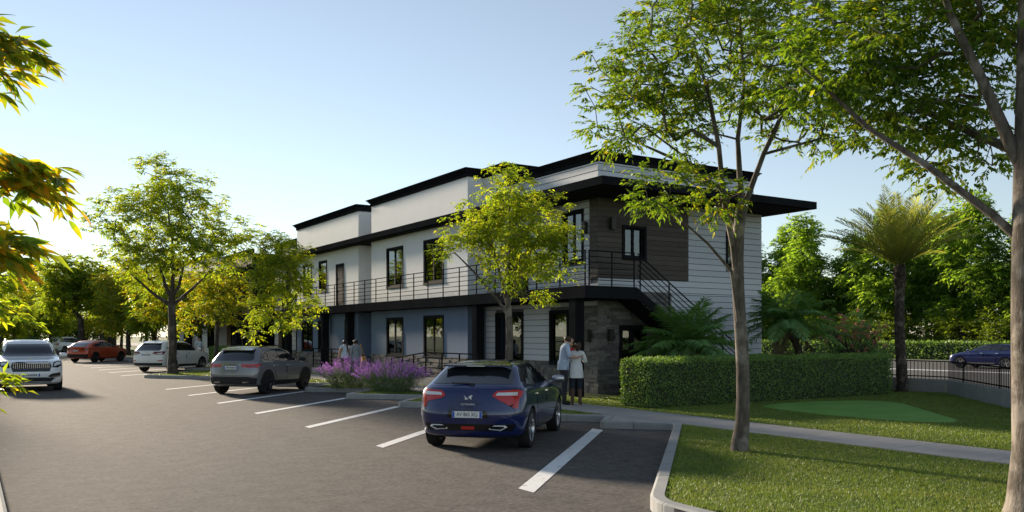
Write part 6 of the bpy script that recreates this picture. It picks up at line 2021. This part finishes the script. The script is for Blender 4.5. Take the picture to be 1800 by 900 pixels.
# ---------------------------------------------------------------- people
M['skin'] = simple('skin', (.46, .27, .19), .55, 0, .35, var=.08, nscale=20)
M['hair_brown'] = simple('hair_brown', (.055, .030, .018), .6, 0, .3, var=.3, nscale=60)
M['hair_dark'] = simple('hair_dark', (.018, .014, .012), .5, 0, .35, var=.3, nscale=60)
M['hair_fair'] = simple('hair_fair', (.42, .28, .14), .6, 0, .3, var=.3, nscale=60)
M['lips'] = simple('lips', (.36, .14, .11), .5)
M['eye'] = simple('eye_dark', (.03, .025, .02), .3)
def cloth(name, c, var=.12): return simple(name, c, .85, 0, .2, var=var, nscale=9, bump=.5, bscale=14, bdist=.02)
M['shirt_blue'] = cloth('pale_blue_shirt', (.42, .50, .64)); M['trouser_navy'] = cloth('navy_trousers', (.030, .033, .048)); M['trouser_dark'] = cloth('charcoal_trousers', (.035, .036, .042))
M['shirt_white'] = cloth('white_blouse', (.66, .66, .66)); M['boot'] = cloth('brown_boots', (.11, .065, .05)); M['red_top'] = cloth('red_top', (.52, .05, .06))
M['vest_blue'] = cloth('pale_top', (.52, .60, .68)); M['jacket_grey'] = cloth('grey_jacket', (.27, .30, .33)); M['bag_yellow'] = cloth('ochre_bag', (.50, .28, .04)); M['shoe'] = cloth('dark_shoes', (.025, .022, .02))
M['scarf'] = cloth('mint_scarf', (.25, .55, .45))

def person(label, loc, heading, mats, pose, h=1.75, hair='short', hair_mat='hair_brown', group=None, female=False, hem=None, name='person', hs=1.0):
    """local frame: x right, y forward, z up. mats: head, torso, arm, hand, leg, foot -> material keys"""
    root = thing(name, label, 'person', loc, heading, group)
    s = h/1.75
    sh = .185 if not female else .165; hp = .095
    J = dict(pelvis=(0, 0, .95), waist=(0, 0, 1.10), chest=(0, .01, 1.30), upper=(0, .0, 1.43), neck=(0, .0, 1.51), skull=(0, .02, 1.60), crown=(0, .02, 1.69),
             lsh=(-sh, 0, 1.43), rsh=(sh, 0, 1.43), lel=(-sh-.05, -.02, 1.14), rel=(sh+.05, -.02, 1.14), lwr=(-sh-.05, .06, .90), rwr=(sh+.05, .06, .90), lha=(-sh-.045, .085, .83), rha=(sh+.045, .085, .83),
             lhi=(-hp, 0, .90), rhi=(hp, 0, .90), lkn=(-hp-.005, .015, .50), rkn=(hp+.005, .015, .50), lan=(-hp-.01, -.02, .095), ran=(hp+.01, -.02, .095), lhe=(-hp-.01, -.045, .045), rhe=(hp+.01, -.045, .045), lto=(-hp-.025, .15, .03), rto=(hp+.025, .15, .03))
    J.update({k: v for k, v in (pose or {}).items() if k[0] != '_'})
    rad = dict(pelvis=(.185, .15) if not female else (.19, .15), waist=(.165 if not female else .14, .125), chest=(.195 if not female else .17, .145), upper=(.125, .105), neck=(.062, .066), skull=(.098*hs, .118*hs), crown=(.086*hs, .10*hs),
               lsh=.078, rsh=.078, lel=.054, rel=.054, lwr=.036, rwr=.036, lha=(.018, .034), rha=(.018, .034), lhi=.112, rhi=.112, lkn=.074, rkn=.074, lan=.052, ran=.052, lhe=.042, rhe=.042, lto=.038, rto=.038)
    E = [('pelvis', 'waist', 'torso'), ('waist', 'chest', 'torso'), ('chest', 'upper', 'torso'), ('upper', 'neck', 'head'), ('neck', 'skull', 'head'), ('skull', 'crown', 'head'),
         ('pelvis', 'lhi', 'leg'), ('pelvis', 'rhi', 'leg'), ('upper', 'lsh', 'torso'), ('upper', 'rsh', 'torso')]
    for q in 'lr':
        E += [(q+'sh', q+'el', 'arm'), (q+'el', q+'wr', 'fore'), (q+'wr', q+'ha', 'hand'), (q+'hi', q+'kn', 'leg'), (q+'kn', q+'an', 'shin'), (q+'an', q+'he', 'foot'), (q+'he', q+'to', 'foot')]
    names = list(J); idx = {n: i for i, n in enumerate(names)}
    V = [Vector(J[n])*s for n in names]; rr = [rad[n] if isinstance(rad[n], tuple) else (rad[n], rad[n]) for n in names]
    ed = [(idx[a], idx[b]) for a, b, _ in E]; tags = [t for _, _, t in E]
    # fingers: five chains rooted in the palm, bent at the knuckles
    for q in 'lr':
        hand = Vector(J[q+'ha']); wr = Vector(J[q+'wr']); d = (hand-wr).normalized(); sd = d.cross(Vector((0, 0, 1) if abs(d.z) < .8 else (0, 1, 0))).normalized(); cu = sd.cross(d) * (1 if q == 'r' else 1)
        for k, (o, L) in enumerate(((-.030, .070), (-.010, .080), (.011, .076), (.030, .060))):
            a = hand + sd*o + d*.030; b = a + d*L*.5; c = b + (d*.75 + cu*.4).normalized()*L*.5
            i0 = len(V); V += [a*s, b*s, c*s]; rr += [(.0095, .0095)]*2 + [(.0075, .0075)]
            ed += [(idx[q+'ha'], i0), (i0, i0+1), (i0+1, i0+2)]; tags += ['hand']*3
        a = hand - d*.015 + sd*(-.040); b = a + (d*.7 - sd*.5 + cu*.3).normalized()*.045
        i0 = len(V); V += [a*s, b*s]; rr += [(.011, .011), (.0085, .0085)]; ed += [(idx[q+'ha'], i0), (i0, i0+1)]; tags += ['hand']*2
    me = bpy.data.meshes.new('body'); me.from_pydata([tuple(v) for v in V], ed, [])
    ob = bpy.data.objects.new('body', me); COL.objects.link(ob)
    md = ob.modifiers.new('skin', 'SKIN'); md.use_smooth_shade = True; md.branch_smoothing = .4
    sk = me.skin_vertices[0].data
    for i, r in enumerate(rr): sk[i].radius = (r[0]*s, r[1]*s); sk[i].use_root = (i == idx['pelvis'])
    sb = ob.modifiers.new('sub', 'SUBSURF'); sb.levels = 2; sb.render_levels = 2
    dg = bpy.context.evaluated_depsgraph_get(); dg.update()
    nm = bpy.data.meshes.new_from_object(ob.evaluated_get(dg)); bpy.data.objects.remove(ob)
    keys = ['head', 'torso', 'arm', 'fore', 'hand', 'leg', 'shin', 'foot']
    nm.materials.clear()
    for k in keys: nm.materials.append(M[mats[k]])
    A = np.array([V[a] for a, b in ed]); B = np.array([V[b] for a, b in ed]); tk = np.array([keys.index(t) for t in tags]); AB = B-A; LL = (AB**2).sum(1)+1e-9
    re = np.array([max(rr[a][0], rr[b][0]) for a, b in ed])*s
    cen = np.empty(len(nm.polygons)*3); nm.polygons.foreach_get("center", cen); cen = cen.reshape(-1, 3)
    mi = []
    for c in cen:
        t = np.clip(((c-A)*AB).sum(1)/LL, 0, 1); dd = np.linalg.norm(A+AB*t[:, None]-c, axis=1) - re*.6
        mi.append(int(tk[int(np.argmin(dd))]))
    nm.polygons.foreach_set("material_index", mi); smooth(nm)
    link_mesh('body', nm, root); bo = KIDS[root.name][-1]; bo.matrix_parent_inverse = Matrix.Identity(4)
    # head details
    def child(mb, nme, mat):
        o = mb.build(nme, mat, None, shade=60, keep=True); o.parent = root; KIDS[root.name].append(o); return o
    sku = Vector(J['skull'])*s; cro = Vector(J['crown'])*s; ax = (cro-sku).normalized()
    fwd = Vector(pose.get('_face', (0, 1, 0))).normalized() if pose else Vector((0, 1, 0)); side = fwd.cross(ax).normalized(); fwd = ax.cross(side).normalized()
    hc = sku*.45 + cro*.55
    def hpt(a, b, c): return hc + side*(a*s) + fwd*(b*s) + ax*(c*s)
    bm = bmesh.new(); bm.from_mesh(nm); bv = BVHTree.FromBMesh(bm)
    def loc_(p): q = Vector(p) - hc; return q.dot(side)/s/hs, q.dot(fwd)/s/hs, q.dot(ax)/s/hs
    def keep_hair(p):
        a_, b_, c_ = loc_(p)
        if abs(a_) > .2 or abs(b_) > .2 or c_ > .25: return False
        lowc = -.085 if hair != 'short' else -.055
        return (c_ > .030 + .25*max(0, b_)) or (b_ < .03 and c_ > lowc - .03)
    dele = [f for f in bm.faces if not keep_hair(f.calc_center_median())]
    bmesh.ops.delete(bm, geom=dele, context='FACES')
    loose = [v for v in bm.verts if not v.link_faces]; bmesh.ops.delete(bm, geom=loose, context='VERTS')
    bm.normal_update()
    nrmls = {v: v.normal.copy() for v in bm.verts}
    bnd = {v for e in bm.edges if e.is_boundary for v in e.verts}
    for v in bm.verts:
        k = .002 if v in bnd else .016 + .008*mnoise.noise(v.co*30)
        v.co = v.co + nrmls[v]*k*s*hs
    hm = bpy.data.meshes.new('hair'); bm.to_mesh(hm); bm.free(); hm.materials.append(M[hair_mat]); smooth(hm)
    if len(hm.polygons):
        o = link_mesh('hair', hm); o.parent = root; KIDS[root.name].append(o)
    if hair == 'tail':
        m = MB(); m.tube([hpt(.01, -.10, .0), hpt(.03, -.15, -.05), hpt(.045, -.14, -.20), hpt(.05, -.14, -.36), hpt(.05, -.13, -.50)], [.03*s, .036*s, .03*s, .022*s, .006*s], n=8); child(m, 'ponytail', M[hair_mat])
    if hair == 'long':
        m = MB(); m.tube([hpt(0, -.075, .055), hpt(0, -.105, -.01), hpt(.005, -.10, -.08), hpt(.01, -.085, -.14), hpt(.01, -.08, -.18)], [.05*s, .068*s, .064*s, .045*s, .012*s], n=10); child(m, 'hair_lock', M[hair_mat])
    if hair == 'bun':
        m = MB(); m.lathe([(.001, -.045*s), (.035*s, -.03*s), (.046*s, 0), (.035*s, .03*s), (.001, .045*s)], 12, 'y', tuple(hpt(0, -.12, .02))); child(m, 'hair_bun', M[hair_mat])
    def surf(a_, c_, dirv):
        o_ = hpt(a_*hs, 0, c_*hs) + dirv*.4*s; h_ = bv.ray_cast(o_, -dirv); return h_[0] if h_[0] is not None else hpt(a_, .08, c_)
    q = surf(0, -.03, fwd); w_ = .014*s*hs
    m = MB(); m.add([q - side*w_ - fwd*.006, q + side*w_ - fwd*.006, q + fwd*.022*s*hs, q + ax*.045*s*hs - fwd*.004], [(0, 2, 3), (2, 1, 3), (0, 1, 2)]); child(m, 'nose', M['skin'])
    for sx in (-1, 1):
        q = bv.ray_cast(hc + side*sx*.4*s - ax*.015*s, -side*sx)[0]
        if q is not None: m = MB(); m.lathe([(.001, -.012), (.010*s*hs, -.004), (.014*s*hs, .002), (.001, .008)], 8, 'x', tuple(q)); child(m, 'ear', M['skin'])
        m = MB(); m.lathe([(.001, -.004), (.009*s*hs, 0), (.001, .004)], 8, 'y', tuple(surf(sx*.032, .012, fwd))); child(m, 'eye', M['eye'])
    q = surf(0, -.07, fwd); m = MB(); m.bar(q - side*.02*s, q + side*.02*s, .006, .008); child(m, 'mouth', M['lips'])
    if hem:
        mat, z0, z1, flare = hem
        m = MB(); n2 = 18; vs = []; fs = []
        K = 6
        pc = Vector(J['pelvis']); wc = Vector(J['waist']); uc = Vector(J['chest'])
        for i in range(K+1):
            z = z0+(z1-z0)*i/K; u = (z-.95)/.35; c = pc.lerp(uc, max(-.4, min(1.2, u))); rx = (.170 if not female else .158) + flare*(1-i/K); ry = .136 + flare*(1-i/K)
            if i == K: rx -= .045; ry -= .045
            for k in range(n2):
                a = 2*PI*k/n2; w = 1 + .05*math.sin(a*5 + i)*(1-i/K)
                vs.append(Vector((c.x + math.cos(a)*rx*w, c.y + math.sin(a)*ry*w, z))*s)
        for i in range(K):
            for k in range(n2): fs.append((i*n2+k, i*n2+(k+1) % n2, (i+1)*n2+(k+1) % n2, (i+1)*n2+k))
        m.add(vs, fs); child(m, 'shirt_hem', M[mat])
    return root

def mset(head='skin', torso='shirt_blue', arm='shirt_blue', fore='skin', hand='skin', leg='trouser_navy', shin='trouser_navy', foot='shoe'):
    return dict(head=head, torso=torso, arm=arm, fore=fore, hand=hand, leg=leg, shin=shin, foot=foot)
# local +Y is forward; heading 0 faces +Y of the world
HR = -HEADING - PI/2            # facing to the right across the view
PZ = GZ + .018
# man with an arm round the woman
mp = dict(chest=(0, .03, 1.30), upper=(0, .06, 1.43), neck=(0, .09, 1.505), skull=(0, .135, 1.585), crown=(0, .155, 1.665), lsh=(-.185, .06, 1.43), rsh=(.185, .05, 1.43), _face=(0, 1, -.25),
          rel=(.29, .09, 1.19), rwr=(.285, .27, 1.16), rha=(.275, .34, 1.18), lel=(-.24, .17, 1.16), lwr=(-.12, .36, 1.16), lha=(-.06, .41, 1.17), lkn=(-.10, .05, .50), lan=(-.10, .05, .095), lhe=(-.10, .02, .045), lto=(-.12, .21, .03))
person('man in a pale blue shirt and dark trousers embracing a woman on the footpath', (13.22, 18.43, PZ), HR + .15, mset(torso='shirt_blue', arm='shirt_blue', leg='trouser_dark', shin='trouser_dark'), mp, 1.86, 'short', 'hair_brown', hem=('shirt_blue', .86, 1.12, .012))
# woman, back to the lane, holding the child against her shoulder
wp = dict(rel=(.25, .10, 1.17), rwr=(.14, .26, 1.22), rha=(.07, .28, 1.27), lel=(-.24, .11, 1.18), lwr=(-.11, .26, 1.20), lha=(-.04, .28, 1.21), skull=(.03, .02, 1.60), crown=(.055, .03, 1.68), _face=(-.4, 1, .1))
person('woman in a loose white blouse and brown boots being embraced on the footpath', (13.47, 18.20, PZ), HR + 1.35, mset(torso='shirt_white', arm='shirt_white', fore='shirt_white', leg='trouser_navy', shin='boot', foot='boot'), wp, 1.66, 'long', 'hair_brown', female=True, hem=('shirt_white', .74, 1.2, .045))
cp = dict(lhi=(-.10, .02, .88), rhi=(.10, .02, .88), lkn=(-.16, .22, .80), rkn=(.16, .22, .80), lan=(-.15, .12, .55), ran=(.15, .12, .55), lhe=(-.15, .10, .51), rhe=(.15, .10, .51), lto=(-.15, .24, .47), rto=(.15, .24, .47),
          lel=(-.22, .14, 1.25), lwr=(-.14, .30, 1.32), lha=(-.10, .34, 1.36), rel=(.22, .14, 1.25), rwr=(.14, .30, 1.32), rha=(.10, .34, 1.36), skull=(0, .02, 1.62), crown=(0, .02, 1.74))
ch = person('small fair-haired child in a red top carried between the embracing couple', (13.37, 18.33, PZ + .70), HR + 1.9, mset(torso='red_top', arm='red_top', fore='red_top', leg='shirt_white', shin='shirt_white', foot='red_top'), cp, .92, 'short', 'hair_fair', hs=1.45)
# two women walking away along the path
walk_a = dict(rkn=(.10, .16, .51), ran=(.10, .12, .11), rhe=(.10, .09, .055), rto=(.12, .27, .06), lkn=(-.10, -.02, .50), lan=(-.10, -.22, .13), lhe=(-.10, -.25, .09), lto=(-.11, -.08, .03), lel=(-.23, .03, 1.14), lwr=(-.235, .14, .91), lha=(-.23, .18, .84), rel=(.23, -.08, 1.14), rwr=(.235, -.06, .90), rha=(.23, -.04, .83))
person('woman with a long dark ponytail in a pale sleeveless top walking towards the entrance', (12.68, 32.45, PZ), .05, mset(torso='vest_blue', arm='skin', leg='trouser_navy', shin='trouser_navy'), walk_a, 1.68, 'tail', 'hair_dark', female=True, hem=('vest_blue', .98, 1.2, .02))
walk_b = dict(lkn=(-.10, .16, .51), lan=(-.10, .12, .11), lhe=(-.10, .09, .055), lto=(-.12, .27, .06), rkn=(.10, -.02, .50), ran=(.10, -.22, .13), rhe=(.10, -.25, .09), rto=(.11, -.08, .03))
person('woman with short dark hair in a grey jacket with an ochre bag at her side', (13.02, 32.2, PZ), .05, mset(torso='jacket_grey', arm='jacket_grey', fore='jacket_grey', leg='trouser_dark', shin='trouser_dark'), walk_b, 1.69, 'bun', 'hair_dark', female=True, hem=('jacket_grey', .82, 1.2, .03))
m = MB(); bx0 = 13.36
vs = []
for (z, w, t) in ((.98, .13, .05), (.80, .17, .07), (.62, .19, .09), (.56, .17, .08)):
    vs += [(bx0-t, 32.2-w, PZ+z), (bx0+t, 32.2-w, PZ+z), (bx0+t, 32.2+w, PZ+z), (bx0-t, 32.2+w, PZ+z)]
fs = [(4*i+j, 4*i+(j+1) % 4, 4*i+4+(j+1) % 4, 4*i+4+j) for i in range(3) for j in range(4)] + [(0, 1, 2, 3), (15, 14, 13, 12)]
bag = thing('shoulder_bag', 'ochre shoulder bag hanging beside the woman in the grey jacket', 'bag', (bx0, 32.2, PZ+.56))
m.add(vs, fs); m.build('bag_body', M['bag_yellow'], bag, bevel=.015, shade=50)
m = MB(); m.tube([(bx0-.02, 32.08, PZ+.95), (13.26, 32.14, PZ+1.30), (13.22, 32.19, PZ+1.49), (13.26, 32.26, PZ+1.30), (bx0-.02, 32.32, PZ+.95)], .010, n=6); m.build('strap', M['bag_yellow'], bag, shade=60)
# three people far down the path
person('distant person in a white top by the brick building', (13.1, 74.5, PZ), 2.6, mset(torso='shirt_white', arm='shirt_white', leg='trouser_dark', shin='trouser_dark'), dict(walk_a), 1.72, 'short', 'hair_brown')
person('distant man in a dark jacket behind the roof of the white crossover', (13.15, 67.6, PZ), 3.0, mset(torso='trouser_navy', arm='trouser_navy', fore='trouser_navy', leg='trouser_dark', shin='trouser_dark'), dict(walk_b), 1.78, 'short', 'hair_brown')
person('distant fair-haired person in a pale top behind the white crossover bonnet', (13.1, 59.6, PZ), 3.1, mset(torso='vest_blue', arm='vest_blue', leg='trouser_navy', shin='trouser_navy'), dict(walk_a), 1.68, 'short', 'hair_fair')
